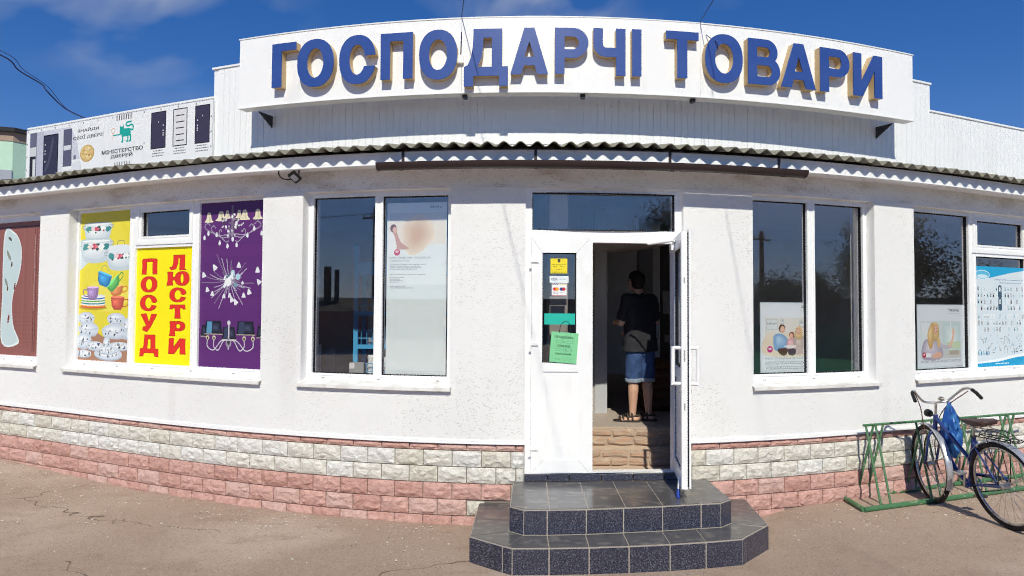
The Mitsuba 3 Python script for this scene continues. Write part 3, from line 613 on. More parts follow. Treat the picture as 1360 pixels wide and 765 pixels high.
put('riser_tile', bbox(-.222, -.005, -.05, -.02, .425, .487, strip=None), 'granite_riser', STEP)
for a, b in ((.0, .205), (.21, .515), (.52, .825), (.83, 1.135), (1.14, 1.331)): put('riser_tile', bbox(a + .003, b - .003, -.05, -.02, .425, .487, strip=None), 'granite_riser', STEP)
def tiles(poly, cuts, z):
    poly = poly.intersection(PIN)
    for c in cuts:
        for p in polys(poly.intersection(c).buffer(-.0035, join_style=2)):
            put('tread_tile', prism(p, z - .012, z), 'tread_tile', STEP)
PU = Polygon(UP); PIN = inset(UP, .007); xs = [-.1, .315, .635, .952, 1.275, 1.61, 2.2]
def strip_poly(x0f, x1f, x0b, x1b): return Polygon([(x0f, 5.5), (x1f, 5.5), (x1b, 7.5), (x0b, 7.5)])
tiles(PU, [strip_poly(a, b, a + .03, b + .03) for a, b in zip(xs[:-1], xs[1:])], .42)
PLo = Polygon(LO).difference(PU.buffer(.002))
cuts = [Polygon([(-.6, 7.6), (-.6, 6.9), (.05, 6.75), (.05, 7.6)]), Polygon([(-.6, 6.9), (-.6, 6.5), (.05, 6.45), (.05, 6.75)]), Polygon([(-.6, 6.5), (-.6, 5.9), (.0, 6.13), (.05, 6.45)]), Polygon([(-.6, 5.9), (.0, 6.128), (.106, 6.023), (-.04, 5.73), (-.3, 5.5)]), Polygon([(.106, 6.023), (-.04, 5.73), (.012, 5.6), (.302, 5.6), (.302, 6.03)])]
for a, b in zip((.302, .617, .936, 1.271, 1.573), (.617, .936, 1.271, 1.573, 1.81)): cuts.append(Polygon([(a, 5.5), (b + (.09 if b > 1.8 else 0), 5.5 if b < 1.8 else 5.97), (b, 6.4), (a, 6.4)]) if b < 1.8 else Polygon([(a, 5.5), (1.895, 5.9), (1.802, 6.268), (a, 6.4)]))
cuts += [Polygon([(1.802, 6.268), (1.895, 5.8), (1.96, 5.95), (2.3, 6.25), (1.92, 6.39)]), Polygon([(1.92, 6.39), (2.5, 6.25), (2.5, 6.8), (1.91, 6.8)]), Polygon([(1.91, 6.8), (2.5, 6.8), (2.5, 7.5), (1.91, 7.5)])]
PIN = inset(LO, .007); tiles(PLo, cuts, .21)
# inner steps of old brick and sand
BS = thing('brick_steps', 'worn brick and mortar steps just inside the open door', 'steps')
mm = [box(.52, 2.4, 7.69, 7.90, .30, .585), box(.52, 2.4, 7.885, 8.02, .30, .778), box(.52, 2.4, 7.32, 7.70, .30, .415)]
put('mortar', mm, 'sand_mortar', BS)
r = random.Random(3)
def rough_brick(x0, x1, y0, y1, z0, z1, seed):
    m = rbox(x0, x1, y0, y1, z0, z1, .012); m = m.subdivide(); v = m.vertices; n = meshkit.noise(v * 24 + seed, 3) - .5; m.vertices = v + np.stack([n * .02, (meshkit.noise(v * 20 + 5 + seed, 4) - .5) * .03, (meshkit.noise(v * 22 + seed, 8) - .5) * .022], 1); return m
for zb, zt, y, off in ((.425, .495, 7.665, 0), (.51, .575, 7.672, .13), (.605, .68, 7.862, .08), (.695, .765, 7.868, .2)):
    x = .60 - off
    while x < 2.3:
        w = r.uniform(.17, .27)
        if x > .5: put('brick', rough_brick(x, min(x + w, 2.34), y, y + .11, zb, zt - r.uniform(0, .012), int(x * 100)), 'old_brick', BS)
        x += w + r.uniform(.012, .03)
# ------------------------------------------------------------------ prints on and behind the glass
def scatter_marks(art, rnd, box_, n, size, cols):
    x0, x1, z0, z1 = box_
    for _ in range(n):
        x, z, s = rnd.uniform(x0, x1), rnd.uniform(z0, z1), size * rnd.uniform(.5, 1.3)
        art.add(ell(x, z, s, s * rnd.uniform(.4, .9), rnd.uniform(0, 180)), rnd.choice(cols))
R = random.Random(11)
# --- crockery
s0, s1, z0, z1 = -6.105, -5.14, 1.40, 3.198; A = Art(s0, s1, z0, z1, (230, 216, 62)); fx = lambda f: s0 + f * (s1 - s0); fz = lambda f: z1 - f * (z1 - z0)
A.add(ell(fx(.5), fz(.3), .42, .5), (234, 220, 70)); A.add(ell(fx(.55), fz(.56), .40, .2), (238, 226, 92))
def pot(cx, top, w, h, lid=0):
    X, Zt, ww, hh = fx(cx), fz(top), w * (s1 - s0), h * (z1 - z0)
    A.add(blob([(X - ww * .5, Zt), (X - ww * .53, Zt - hh * .4), (X - ww * .44, Zt - hh * .85), (X - ww * .25, Zt - hh), (X + ww * .25, Zt - hh), (X + ww * .44, Zt - hh * .85), (X + ww * .53, Zt - hh * .4), (X + ww * .5, Zt)]), (196, 210, 220)); A.soft(blob([(X - ww * .47, Zt - hh * .05), (X - ww * .49, Zt - hh * .4), (X - ww * .4, Zt - hh * .8), (X, Zt - hh * .93), (X + ww * .4, Zt - hh * .8), (X + ww * .49, Zt - hh * .4), (X + ww * .47, Zt - hh * .05)]), (206, 218, 226), (244, 248, 250))
    A.add(blob([(X - ww * .44, Zt - hh * .7), (X, Zt - hh * .86), (X + ww * .44, Zt - hh * .7), (X + ww * .25, Zt - hh * .99), (X - ww * .25, Zt - hh * .99)]), (198, 212, 220))
    A.add(ell(X, Zt, ww * .52, hh * .07), (190, 205, 212)); A.add(ell(X, Zt - hh * .05, ww * .5, hh * .05), (240, 245, 246))
    for a, c, q in ((-.36, (78, 150, 152), .16), (.38, (66, 138, 142), .15), (.05, (60, 92, 86), .13), (-.06, (208, 82, 104), .12), (.02, (224, 128, 142), .08), (.2, (244, 248, 246), .13), (-.18, (236, 214, 218), .1)):
        A.add(blob([(X + a * ww + ww * q * math.cos(t) * R.uniform(.55, 1.05), Zt - hh * .3 + hh * q * 1.25 * math.sin(t) * R.uniform(.5, 1.05)) for t in np.linspace(0, 2 * math.pi, 9)[:-1]]), c)
    for a in (-.1, .03, .22, -.3): A.add(ell(X + a * ww + R.uniform(-.02, .02), Zt - hh * R.uniform(.3, .5), ww * .035, hh * .045), R.choice([(186, 48, 80), (54, 110, 70), (250, 240, 210), (40, 70, 80)]))
    for sg in (-1, 1): A.add(stroke([(X + sg * ww * .5, Zt - hh * .12), (X + sg * ww * .62, Zt - hh * .1), (X + sg * ww * .62, Zt - hh * .22), (X + sg * ww * .52, Zt - hh * .26)], .008, 3), (150, 160, 166))
    if lid:
        A.add(ell(X, Zt + hh * .08, ww * .5, hh * .18), (226, 234, 240)); A.add(stroke([(X - ww * .12, Zt + hh * .25), (X - ww * .12, Zt + hh * .42), (X + ww * .12, Zt + hh * .42), (X + ww * .12, Zt + hh * .25)], .007, 3), (120, 125, 120))
A.add(blob([(fx(-.05), fz(.19)), (fx(.1), fz(.22)), (fx(.2), fz(.3)), (fx(.1), fz(.36)), (fx(-.05), fz(.38))]), (212, 224, 230))
pot(.34, .075, .50, .125); pot(.31, .185, .56, .155); pot(.80, .26, .50, .135, 1)
def cup(cx, cz, w, h, rot, c, c2, sg=1):
    X, Z, ww, hh = fx(cx), fz(cz), w * (s1 - s0), h * (z1 - z0)
    parts = [(stroke([(X + sg * ww * .42, Z + hh * .28), (X + sg * ww * .75, Z + hh * .3), (X + sg * ww * .72, Z - hh * .15), (X + sg * ww * .35, Z - hh * .25)], .012, 4), c2),
             (Polygon([(X - ww / 2, Z + hh / 2), (X + ww / 2, Z + hh / 2), (X + ww * .42, Z - hh * .2), (X + ww * .25, Z - hh / 2), (X - ww * .25, Z - hh / 2), (X - ww * .42, Z - hh * .2)]), c),
             (Polygon([(X + ww * .1, Z + hh / 2), (X + ww / 2, Z + hh / 2), (X + ww * .42, Z - hh * .2), (X + ww * .25, Z - hh / 2), (X + ww * .05, Z - hh / 2)]), c2), (ell(X, Z + hh / 2, ww / 2, hh * .08), tuple(min(255, int(q * 1.25 + 20)) for q in c))]
    for i, (g, col) in enumerate(parts): (A.soft(affinity.rotate(g, rot, origin=(X, Z)), tuple(int(q * .86) for q in col), tuple(min(255, int(q * 1.18 + 12)) for q in col), 4, -.18, .1) if i == 1 else A.add(affinity.rotate(g, rot, origin=(X, Z)), col) if i != 2 else None)
A.add(ell(fx(.28), fz(.645), .27, .03), (190, 170, 40))
for k, c in enumerate([(214, 92, 60), (238, 160, 70), (236, 240, 236), (58, 140, 150), (232, 238, 226), (120, 176, 80), (238, 240, 240), (70, 110, 180), (244, 246, 244)]):
    A.add(ell(fx(.28), fz(.638 - k * .0085), .245 - .002 * k, .020), c)
A.add(ell(fx(.28), fz(.565), .235, .017), (224, 230, 236))
cup(.27, .55, .24, .085, 0, (168, 138, 190), (128, 96, 160), -1); cup(.76, .615, .26, .085, 0, (222, 100, 78), (196, 72, 56)); cup(.74, .535, .26, .06, 8, (238, 142, 86), (220, 112, 60)); cup(.69, .49, .27, .06, 38, (108, 194, 104), (70, 160, 84)); cup(.49, .458, .28, .085, -14, (64, 150, 214), (36, 112, 184), .2)
A.add(stroke([(fx(.42), fz(.40)), (fx(.46), fz(.365)), (fx(.53), fz(.365)), (fx(.57), fz(.40))], .010, 4), (180, 190, 120))
A.add(blob([(fx(0), fz(1)), (fx(0), fz(.84)), (fx(.3), fz(.80)), (fx(.55), fz(.84)), (fx(1), fz(.8)), (fx(1), fz(1))]).union(rect(fx(0), fx(1), fz(1), fz(.86))), (172, 128, 104))
def dish(cx, cz, w, h, kind):
    X, Z, ww, hh = fx(cx), fz(cz), w * (s1 - s0), h * (z1 - z0)
    if kind == 'plate':
        A.add(ell(X, Z - hh * .12, ww / 2, hh / 2), (168, 176, 186)); A.soft(ell(X, Z, ww / 2, hh / 2), (206, 214, 224), (240, 244, 247), 4, 0, .06); A.add(ell(X, Z + hh * .04, ww * .36, hh * .32), (206, 214, 222)); A.add(ell(X, Z + hh * .05, ww * .34, hh * .29), (234, 238, 242))
    else:
        A.add(blob([(X - ww * .5, Z + hh * .1), (X - ww * .42, Z - hh * .35), (X - ww * .2, Z - hh * .5), (X + ww * .2, Z - hh * .5), (X + ww * .42, Z - hh * .35), (X + ww * .5, Z + hh * .1), (X + ww * .3, Z + hh * .4), (X, Z + hh * .5), (X - ww * .3, Z + hh * .4)]), (200, 210, 222)); A.soft(blob([(X - ww * .46, Z + hh * .1), (X - ww * .38, Z - hh * .3), (X, Z - hh * .44), (X + ww * .38, Z - hh * .3), (X + ww * .46, Z + hh * .1), (X, Z + hh * .44)]), (208, 217, 228), (242, 246, 249), 4)
        A.add(blob([(X - ww * .42, Z - hh * .3), (X, Z - hh * .42), (X + ww * .42, Z - hh * .3), (X + ww * .2, Z - hh * .5), (X - ww * .2, Z - hh * .5)]), (186, 196, 210)); A.add(stroke([(X - ww * .48, Z + hh * .06), (X, Z - hh * .06), (X + ww * .48, Z + hh * .06)], .007, 4), (176, 186, 200))
    for _ in range(9): A.add(ell(X + R.uniform(-.38, .38) * ww, Z + R.uniform(-.3, .25) * hh, R.uniform(.008, .022), R.uniform(.005, .014), R.uniform(0, 90)), R.choice([(96, 112, 140), (70, 84, 110), (150, 160, 150), (180, 188, 200), (54, 66, 84)]))
for a in ((.15, .715, .34, .08, 'bowl'), (.74, .715, .34, .075, 'bowl'), (.95, .78, .22, .14, 'bowl'), (.2, .79, .40, .10, 'bowl'), (.72, .80, .5, .10, 'bowl'), (.12, .87, .3, .11, 'bowl'), (.34, .90, .34, .06, 'plate'), (.82, .895, .40, .055, 'plate'), (.57, .885, .14, .10, 'bowl'), (.12, .955, .3, .05, 'plate'), (.6, .95, .54, .075, 'plate'), (.58, .925, .4, .05, 'plate')): dish(*a)
k = put_art('window_poster', A, -.1265, M21); tag(k, 'yellow window poster of white pots, coloured cups and porcelain dishes', 'poster')
# --- yellow lettering
s0, s1, z0, z1 = -5.033, -4.10, 1.405, 2.735; A = Art(s0, s1, z0, z1, (255, 240, 10)); fx = lambda f: s0 + f * (s1 - s0); fz = lambda f: z1 - f * (z1 - z0)
def serif(ch, a, b, t, u):
    """Fat flared capitals in a 100 x 100 box."""
    P = {'П': [stroke([(16, 0), (18, 50), (16, 92)], 26, 3, 2), stroke([(84, 0), (82, 50), (84, 92)], 26, 3, 2), stroke([(8, 90), (50, 93), (92, 90)], 17, 3, 2)],
         'О': [oval(0, 100, 0, 100, 29, 12)], 'С': [oval(0, 100, 0, 100, 29, 12).difference(Polygon([(62, 55), (120, 66), (120, 24), (62, 36)])), ell(84, 68, 14, 15)],
         'У': [Polygon([(2, 96), (34, 100), (56, 40), (46, 24), (36, 34)]), Polygon([(66, 98), (98, 96), (62, 28), (40, 0), (14, 10), (16, 26), (38, 30), (52, 50)])],
         'Д': [Polygon([(26, 100), (80, 100), (82, 26), (18, 26), (24, 60)]).difference(Polygon([(44, 82), (58, 82), (60, 30), (38, 30), (42, 56)])), Polygon([(2, -4), (20, -2), (24, 14), (78, 14), (80, -2), (98, -4), (97, 32), (4, 32)])],
         'Л': [Polygon([(24, 100), (88, 100), (88, 4), (96, 0), (60, 0), (62, 84), (52, 84), (48, 40), (38, 8), (12, 0), (2, 14), (18, 22), (24, 50)])],
         'Ю': [Polygon([(2, 98), (26, 96), (24, 58), (44, 58), (44, 40), (24, 40), (26, 4), (0, 0), (4, 50)]), oval(36, 100, 0, 100, 24, 12)],
         'Т': [Polygon([(34, 0), (70, 0), (65, 50), (66, 84), (34, 84), (36, 50)]), Polygon([(2, 70), (16, 70), (22, 80), (78, 80), (86, 70), (98, 70), (96, 100), (4, 100)])],
         'Р': [Polygon([(6, 0), (40, 2), (36, 50), (38, 100), (8, 98), (11, 50)]), oval(18, 100, 36, 100, 27, 14)],
         'И': [Polygon([(4, 0), (30, 0), (30, 40), (66, 100), (96, 98), (94, 50), (98, 0), (68, 0), (68, 56), (34, 0), (34, 0), (4, 0)]), Polygon([(6, 98), (30, 100), (30, 0), (2, 0)])]}[ch]
    g = unary_union([p.buffer(0) for p in P]); return fit(g, a, b, t, u)
for ch, a, b, t, u in [('П', .10, .37, .085, .205), ('О', .085, .375, .225, .345), ('С', .08, .375, .37, .49), ('У', .10, .38, .515, .655), ('Д', .09, .42, .68, .845),
                       ('Л', .59, .87, .065, .175), ('Ю', .55, .93, .19, .295), ('С', .60, .88, .315, .42), ('Т', .61, .87, .445, .545), ('Р', .61, .875, .57, .68), ('И', .60, .89, .70, .815)]:
    g = serif(ch, fx(a), fx(b), fz(u * 1.11), fz(t * 1.11)); A.add(g.buffer(.006), (176, 60, 20)); A.add(g, (232, 52, 40))
k = put_art('window_poster', A, -.1265, M23); tag(k, 'bright yellow window poster with red vertical lettering', 'poster')
# --- chandeliers
s0, s1, z0, z1 = -3.995, -3.08, 1.405, 3.205; A = Art(s0, s1, z0, z1, (92, 44, 112)); fx = lambda f: s0 + f * (s1 - s0); fz = lambda f: z1 - f * (z1 - z0); w = s1 - s0; h = z1 - z0
for i in range(6): A.add(rect(fx(0), fx(1), fz(.16 * i + .1), fz(.16 * i + .17)), (94 + i % 2 * 2, 45, 114))
for a, b, c, d in ((.06, .19, .062, .118), (.23, .40, .058, .112), (.60, .75, .056, .112), (.80, .94, .056, .112), (.36, .46, .054, .10), (.54, .64, .054, .10)):
    m_ = (a + b) / 2; A.add(blob([(fx(m_ - (b - a) * .18), fz(c)), (fx(m_ + (b - a) * .18), fz(c)), (fx(m_ + (b - a) * .3), fz(d - .02)), (fx(b), fz(d)), (fx(a), fz(d)), (fx(m_ - (b - a) * .3), fz(d - .02))], 4), (228, 222, 196)); A.add(Polygon([(fx(m_), fz(c + .006)), (fx(m_ + .01), fz(c + .006)), (fx(m_ + .03), fz(d - .006)), (fx(m_), fz(d - .006))]), (206, 198, 166))
A.add(stroke([(fx(.49), fz(.03)), (fx(.49), fz(.23))], .03), (120, 110, 128))
for i in range(46):
    t = R.uniform(0, 2 * math.pi); rr = R.uniform(.05, .2); x = .49 + math.cos(t) * rr * .9; z = .145 + math.sin(t) * rr * .42
    A.add(ell(fx(x), fz(z), R.uniform(.006, .018), R.uniform(.008, .022), R.uniform(0, 90)), R.choice([(206, 204, 212), (150, 140, 158), (74, 58, 84), (236, 236, 240), (110, 98, 120)]))
for sg in (-1, 1):
    for r0, zz in ((.42, .16), (.32, .175), (.2, .20)):
        A.add(stroke([(fx(.49 + sg * .05), fz(zz + .035)), (fx(.49 + sg * r0 * .5), fz(zz + .04)), (fx(.49 + sg * r0), fz(zz - .005)), (fx(.49 + sg * r0 * .92), fz(zz - .035)), (fx(.49 + sg * r0 * .8), fz(zz - .02))], .009, 5), (172, 164, 182))
for x, z in ((.06, .215), (.3, .25), (.12, .19), (.72, .21), (.93, .20), (.25, .2), (.42, .27), (.56, .265), (.82, .17), (.5, .23)): A.add(blob([(fx(x), fz(z - .02)), (fx(x + .02), fz(z)), (fx(x), fz(z + .012)), (fx(x - .02), fz(z))], 3), (226, 226, 234))
cx, cz = .46, .475
for i in range(30):
    t = i * 2.399; rr = (.16 + .30 * ((i * 7) % 10) / 10); x, z = cx + math.cos(t) * rr, cz + math.sin(t) * rr * .42
    A.add(stroke([(fx(cx), fz(cz)), (fx(cx + math.cos(t) * rr * .55), fz(cz + math.sin(t) * rr * .42 * .5 + .008)), (fx(x), fz(z))], .008, 3), R.choice([(190, 184, 200), (140, 128, 150)]))
for x, z, s, rot in ((.06, .44, .05, 20), (.23, .395, .055, 35), (.60, .385, .05, 0), (.88, .415, .052, 0), (.9, .485, .05, 40), (.12, .53, .045, 15), (.20, .555, .045, 0), (.38, .57, .04, 0), (.50, .59, .05, 20), (.56, .605, .05, 30), (.68, .565, .045, 0), (.76, .545, .05, 15), (.47, .565, .04, 0), (.66, .49, .03, 0)):
    A.add(affinity.rotate(blob([(fx(x), fz(z) + s * .75), (fx(x) + s * .6, fz(z) - s * .4), (fx(x) + s * .2, fz(z) - s * .55), (fx(x) - s * .2, fz(z) - s * .55), (fx(x) - s * .6, fz(z) - s * .4)], 4), rot, origin=(fx(x), fz(z))), (226, 226, 232))
for i in range(14): A.add(ell(fx(cx + R.uniform(-.09, .14)), fz(cz + R.uniform(-.05, .03)), R.uniform(.015, .05), R.uniform(.012, .035), R.uniform(0, 180)), R.choice([(176, 206, 220), (120, 150, 170), (230, 236, 240), (84, 104, 124)]))
A.add(ell(fx(.44), fz(.485), .045, .045), (236, 238, 240))
for a, b, c, d, col in ((.03, .13, .745, .815, (30, 30, 44)), (.88, .97, .745, .815, (30, 30, 44)), (.36, .58, .755, .83, (34, 34, 50)), (.09, .37, .72, .80, (28, 30, 46)), (.58, .86, .72, .80, (28, 30, 46))):
    A.add(Polygon([(fx(a + .02), fz(c)), (fx(b - .03), fz(c)), (fx(b), fz(d)), (fx(a), fz(d))]), col); A.soft(Polygon([(fx(a + .025), fz(c + .003)), (fx(b - .035), fz(c + .003)), (fx(b - .006), fz(d - .003)), (fx(a + .008), fz(d - .003))]), col, (70, 76, 104), 4, .1, 0); A.add(stroke([(fx(a), fz(d)), (fx(b), fz(d))], .008), (190, 180, 160))
    A.add(Polygon([(fx(a + .04), fz(c + .004)), (fx(a + (b - a) * .42), fz(c + .004)), (fx(a + (b - a) * .4), fz(d - .004)), (fx(a + .03), fz(d - .004))]), (92, 148, 182) if a < .1 and b > .3 else (56, 66, 92))
A.add(rect(fx(.455), fx(.475), fz(.89), fz(.735)), (196, 192, 204)); A.add(ell(fx(.465), fz(.73), .022, .025), (210, 206, 214)); A.add(ell(fx(.465), fz(.85), .04, .05), (150, 140, 160)); A.add(ell(fx(.465), fz(.845), .02, .03), (60, 50, 66))
for sg, x1 in ((-1, .14), (-1, .24), (1, .83), (1, .70)): A.add(stroke([(fx(.465), fz(.835)), (fx(.465 + (x1 - .465) * .35), fz(.84)), (fx(.465 + (x1 - .465) * .7), fz(.895)), (fx(x1), fz(.875)), (fx(x1), fz(.83))], .011, 5), (206, 202, 214))
for x in (.14, .24, .83, .70): A.add(ell(fx(x), fz(.822), .025, .025), (202, 190, 170)); A.add(ell(fx(x), fz(.825), .012, .014), (60, 48, 40))
k = put_art('window_poster', A, -.1265, M24); tag(k, 'purple window poster showing three chandeliers', 'poster')
# --- brown door print on the leftmost window
s0, s1, z0, z1 = -8.05, -6.83, 1.405, 3.155; A = Art(s0, s1, z0, z1, (146, 92, 86))
for i in range(40): x = R.uniform(s0, s1); A.add(rect(x, x + R.uniform(.004, .014), z0 + R.uniform(0, .5), z1 - R.uniform(0, .6)), R.choice([(136, 84, 78), (156, 101, 94), (140, 88, 82)]))
for x in (-7.02, -7.06): A.add(rect(x, x + .012, 1.46, 3.06), (84, 44, 40))
A.add(rect(-7.055, -7.047, 2.0, 2.98), (206, 170, 158)); A.add(rect(-6.90, s1, z0, z1), (124, 76, 71)); A.add(rect(s0, -6.93, 3.085, 3.1), (84, 44, 40))
for z in np.arange(1.52, 1.98, .055): A.add(rect(-7.50, -7.10, z, z + .004), (120, 74, 69))
A.add(blob([(-7.73, 3.02), (-7.50, 3.02), (-7.36, 2.86), (-7.335, 2.65), (-7.39, 2.42), (-7.50, 2.2), (-7.515, 2.0), (-7.47, 1.78), (-7.345, 1.565), (-7.73, 1.56), (-7.745, 2.2)], 5), (226, 234, 236))
A.add(blob([(-7.715, 3.0), (-7.51, 3.0), (-7.375, 2.86), (-7.352, 2.65), (-7.405, 2.42), (-7.515, 2.2), (-7.53, 2.0), (-7.49, 1.78), (-7.38, 1.585), (-7.715, 1.58), (-7.73, 2.2)], 5), (196, 214, 218))
for x, z, a, b, r_, c in ((-7.60, 2.94, .045, .018, -30, (86, 84, 80)), (-7.62, 2.72, .08, .025, -55, (140, 150, 140)), (-7.55, 2.60, .018, .035, 0, (96, 70, 60)), (-7.66, 2.36, .07, .022, -60, (140, 150, 140)), (-7.63, 2.28, .015, .03, 0, (96, 60, 56)), (-7.47, 2.31, .016, .05, -10, (120, 62, 54)), (-7.59, 1.88, .02, .06, -12, (126, 58, 50))): A.add(ell(x, z, a, b, r_), c)
k = put_art('window_poster', A, -.1265, M12); tag(k, 'brown wooden door print with a curved frosted glass on the leftmost window', 'poster')
s0, s1, z0, z1 = -9.5, -8.2, 1.405, 3.16; A = Art(s0, s1, z0, z1, (112, 62, 56)); A.add(rect(-9.2, -8.5, 1.7, 2.9), (96, 52, 48)); k = put_art('window_poster', A, -.1265, M11); tag(k, 'plain brown door print on the far left pane', 'poster')
# --- tall pale poster in the third window
s0, s1, z0, z1 = -1.652, -1.03, 1.385, 3.12; A = Art(s0, s1, z0, z1, (222, 230, 230)); A.add(rect(s0, s1, 2.30, z1), (232, 238, 236)); A.add(rect(-1.625, -1.04, 2.70, 3.02), (236, 230, 216)); A.add(rect(-1.625, -1.04, 2.93, 3.02), (220, 220, 216))
for k in range(9):
    q = k / 8; A.add(blob([(-1.34 + .17 * math.cos(t) * (1 - .75 * q) * (1 + .12 * math.sin(3 * t + 1)), 2.80 + .20 * math.sin(t) * (1 - .72 * q) * (1 + .15 * math.sin(2 * t))) for t in np.linspace(0, 2 * math.pi, 11)[:-1]]), tuple(int(x + (y - x) * q) for x, y in zip((236, 222, 200), (216, 184, 150))))
A.add(blob([(-1.60, 2.86), (-1.56, 2.88), (-1.54, 2.80), (-1.50, 2.72), (-1.42, 2.66), (-1.52, 2.65), (-1.60, 2.66)]), (206, 164, 146)); A.add(ell(-1.585, 2.865, .035, .04), (120, 82, 62)); A.add(ell(-1.57, 2.85, .025, .03), (226, 186, 166)); A.add(blob([(-1.62, 2.82), (-1.58, 2.80), (-1.55, 2.66), (-1.62, 2.655)]), (240, 240, 236))
A.add(ell(-1.545, 2.622, .032, .032), (196, 62, 84)); A.add(ell(-1.545, 2.63, .018, .015), (236, 200, 206))
A.text('REHAU', -1.20, 3.065, .022, (60, 64, 66), True, -1.08); A.text('ВІКНА З ПРОФІЛЬНИХ СИСТЕМ REHAU', -1.62, 2.558, .019, (90, 90, 90), False, -1.19); A.text('ПІДВИЩУЮТЬ КЛАС', -1.62, 2.527, .018, (100, 100, 100), False, -1.42)
for z, l in ((2.495, .36), (2.48, .30), (2.465, .33), (2.45, .28), (2.395, .36), (2.365, .13), (2.35, .10), (2.335, .12), (2.32, .09), (2.275, .16), (2.262, .24)):
    x = -1.62
    while x < -1.62 + l: d = R.uniform(.008, .03); A.add(rect(x, x + d, z, z + .006), (128, 130, 130)); x += d + .005
A.add(rect(-1.62, -1.07, 1.435, 1.438), (176, 184, 186)); A.add(rect(-1.62, -1.07, 1.415, 1.418), (186, 192, 194))
k = put_art('window_poster', A, -.152, M32); tag(k, 'tall pale faded poster with a small photo and brown stain at its top', 'poster')
# --- two framed advertising posters
def ad(s0, s1, z0, z1, title, mp, label, n, painter):
    A = Art(s0, s1, z0, z1, (214, 222, 230)); A.add(rect(s0 + .012, s1 - .012, z0 + .012, z1 - .012), (226, 232, 238)); painter(A)
    k = put_art('window_poster', A, n, mp); tag(k, label, 'poster')
def face(A, x, z, r, hair, skin=(232, 190, 168), long=0, look=1):
    if long: A.soft(blob([(x - r * 1.15, z + r * .7), (x, z + r * 1.45), (x + r * 1.1, z + r * .7), (x + r * 1.25, z - r * 1.5), (x + r * .4, z - r * 2.4), (x - r * .5, z - r * 2.4), (x - r * 1.4, z - r * 1.4)]), tuple(int(q * .9) for q in hair), tuple(min(255, q + 22) for q in hair))
    A.add(ell(x, z + r * .25, r * 1.05, r * 1.15), hair); A.soft(ell(x + look * r * .15, z - r * .05, r * .78, r * .98), (216, 170, 148), (244, 212, 194), 4, .1 * look, .05)
    A.add(ell(x + look * r * .42, z + r * .12, r * .10, r * .06), (80, 60, 56)); A.add(ell(x + look * r * -.12, z + r * .12, r * .1, r * .06), (80, 60, 56)); A.add(ell(x + look * r * .25, z - r * .5, r * .22, r * .08), (190, 90, 90)); A.add(blob([(x + look * r * .2, z + r * .1), (x + look * r * .36, z - r * .22), (x + look * r * .14, z - r * .24)], 3), (214, 166, 144))
def lines(A, x0, x1, z, c=(150, 156, 162), hh=.007):
    x = x0
    while x < x1: d = R.uniform(.01, .03); A.add(rect(x, min(x + d, x1), z, z + hh), c); x += d + .006
def paint_family(A):
    A.text('REHAU', 2.80, 2.085, .028, (60, 62, 66), True, 2.935); lines(A, 2.79, 2.93, 2.06, (170, 176, 182), .005)
    A.add(rect(2.345, 2.93, 1.597, 1.985), (224, 222, 216)); A.add(rect(2.345, 2.93, 1.597, 1.80), (222, 208, 186)); A.add(blob([(2.35, 1.80), (2.5, 1.82), (2.8, 1.82), (2.93, 1.80), (2.93, 1.6), (2.35, 1.6)]), (230, 218, 198))
    for a, b, c, d in ((2.36, 2.50, 1.86, 1.97), (2.54, 2.58, 1.92, 1.97), (2.77, 2.83, 1.89, 1.96), (2.86, 2.93, 1.86, 1.96)): A.add(rect(a, b, c, d), (196, 204, 208)); A.add(rect(a + .008, b - .008, c + .008, d - .008), (222, 226, 226)); lines(A, a + .012, b - .012, (c + d) / 2, (170, 178, 184), .02)
    A.soft(blob([(2.455, 1.80), (2.53, 1.82), (2.60, 1.79), (2.64, 1.72), (2.60, 1.66), (2.50, 1.655), (2.45, 1.70)]), (128, 168, 208), (188, 214, 236)); A.add(blob([(2.45, 1.76), (2.48, 1.77), (2.49, 1.68), (2.56, 1.645), (2.55, 1.63), (2.46, 1.655)]), (136, 176, 212)); A.add(blob([(2.50, 1.66), (2.62, 1.665), (2.60, 1.60), (2.54, 1.60)]), (92, 66, 56))
    A.soft(blob([(2.62, 1.75), (2.68, 1.77), (2.73, 1.72), (2.72, 1.66), (2.62, 1.66)]), (216, 160, 170), (244, 206, 210)); A.soft(blob([(2.70, 1.78), (2.76, 1.80), (2.83, 1.78), (2.86, 1.70), (2.84, 1.63), (2.74, 1.62), (2.70, 1.68)]), (176, 160, 156), (220, 208, 202)); A.add(blob([(2.72, 1.68), (2.84, 1.66), (2.85, 1.62), (2.72, 1.60), (2.70, 1.64)]), (206, 192, 186)); A.add(blob([(2.63, 1.66), (2.72, 1.66), (2.71, 1.60), (2.64, 1.60)]), (84, 70, 84)); A.add(blob([(2.58, 1.69), (2.66, 1.70), (2.74, 1.69), (2.66, 1.665)]), (240, 238, 232))
    face(A, 2.555, 1.865, .038, (96, 70, 54)); face(A, 2.675, 1.795, .032, (140, 84, 56), look=-1); face(A, 2.765, 1.845, .036, (226, 198, 150), long=1, look=-1)
    A.add(ell(2.405, 1.66, .034, .034), (196, 60, 140)); A.add(ell(2.405, 1.665, .02, .012), (240, 210, 230))
    A.text('ВІКНА З ПРОФІЛЮ REHAU ЕКОНОМІЯ ТЕПЛА', 2.345, 1.555, .018, (130, 134, 140), False, 2.93)
    for z in (1.525, 1.505, 1.475, 1.455): lines(A, 2.345, 2.93, z)
    A.add(rect(2.345, 2.39, 1.45, 1.485), (236, 240, 242)); A.add(stroke([(2.352, 1.478), (2.366, 1.46), (2.384, 1.48)], .006), (110, 120, 130))
ad(2.288, 2.95, 1.41, 2.145, '', M41, 'white framed poster of a family on a sofa in the window right of the door', -.17, paint_family)
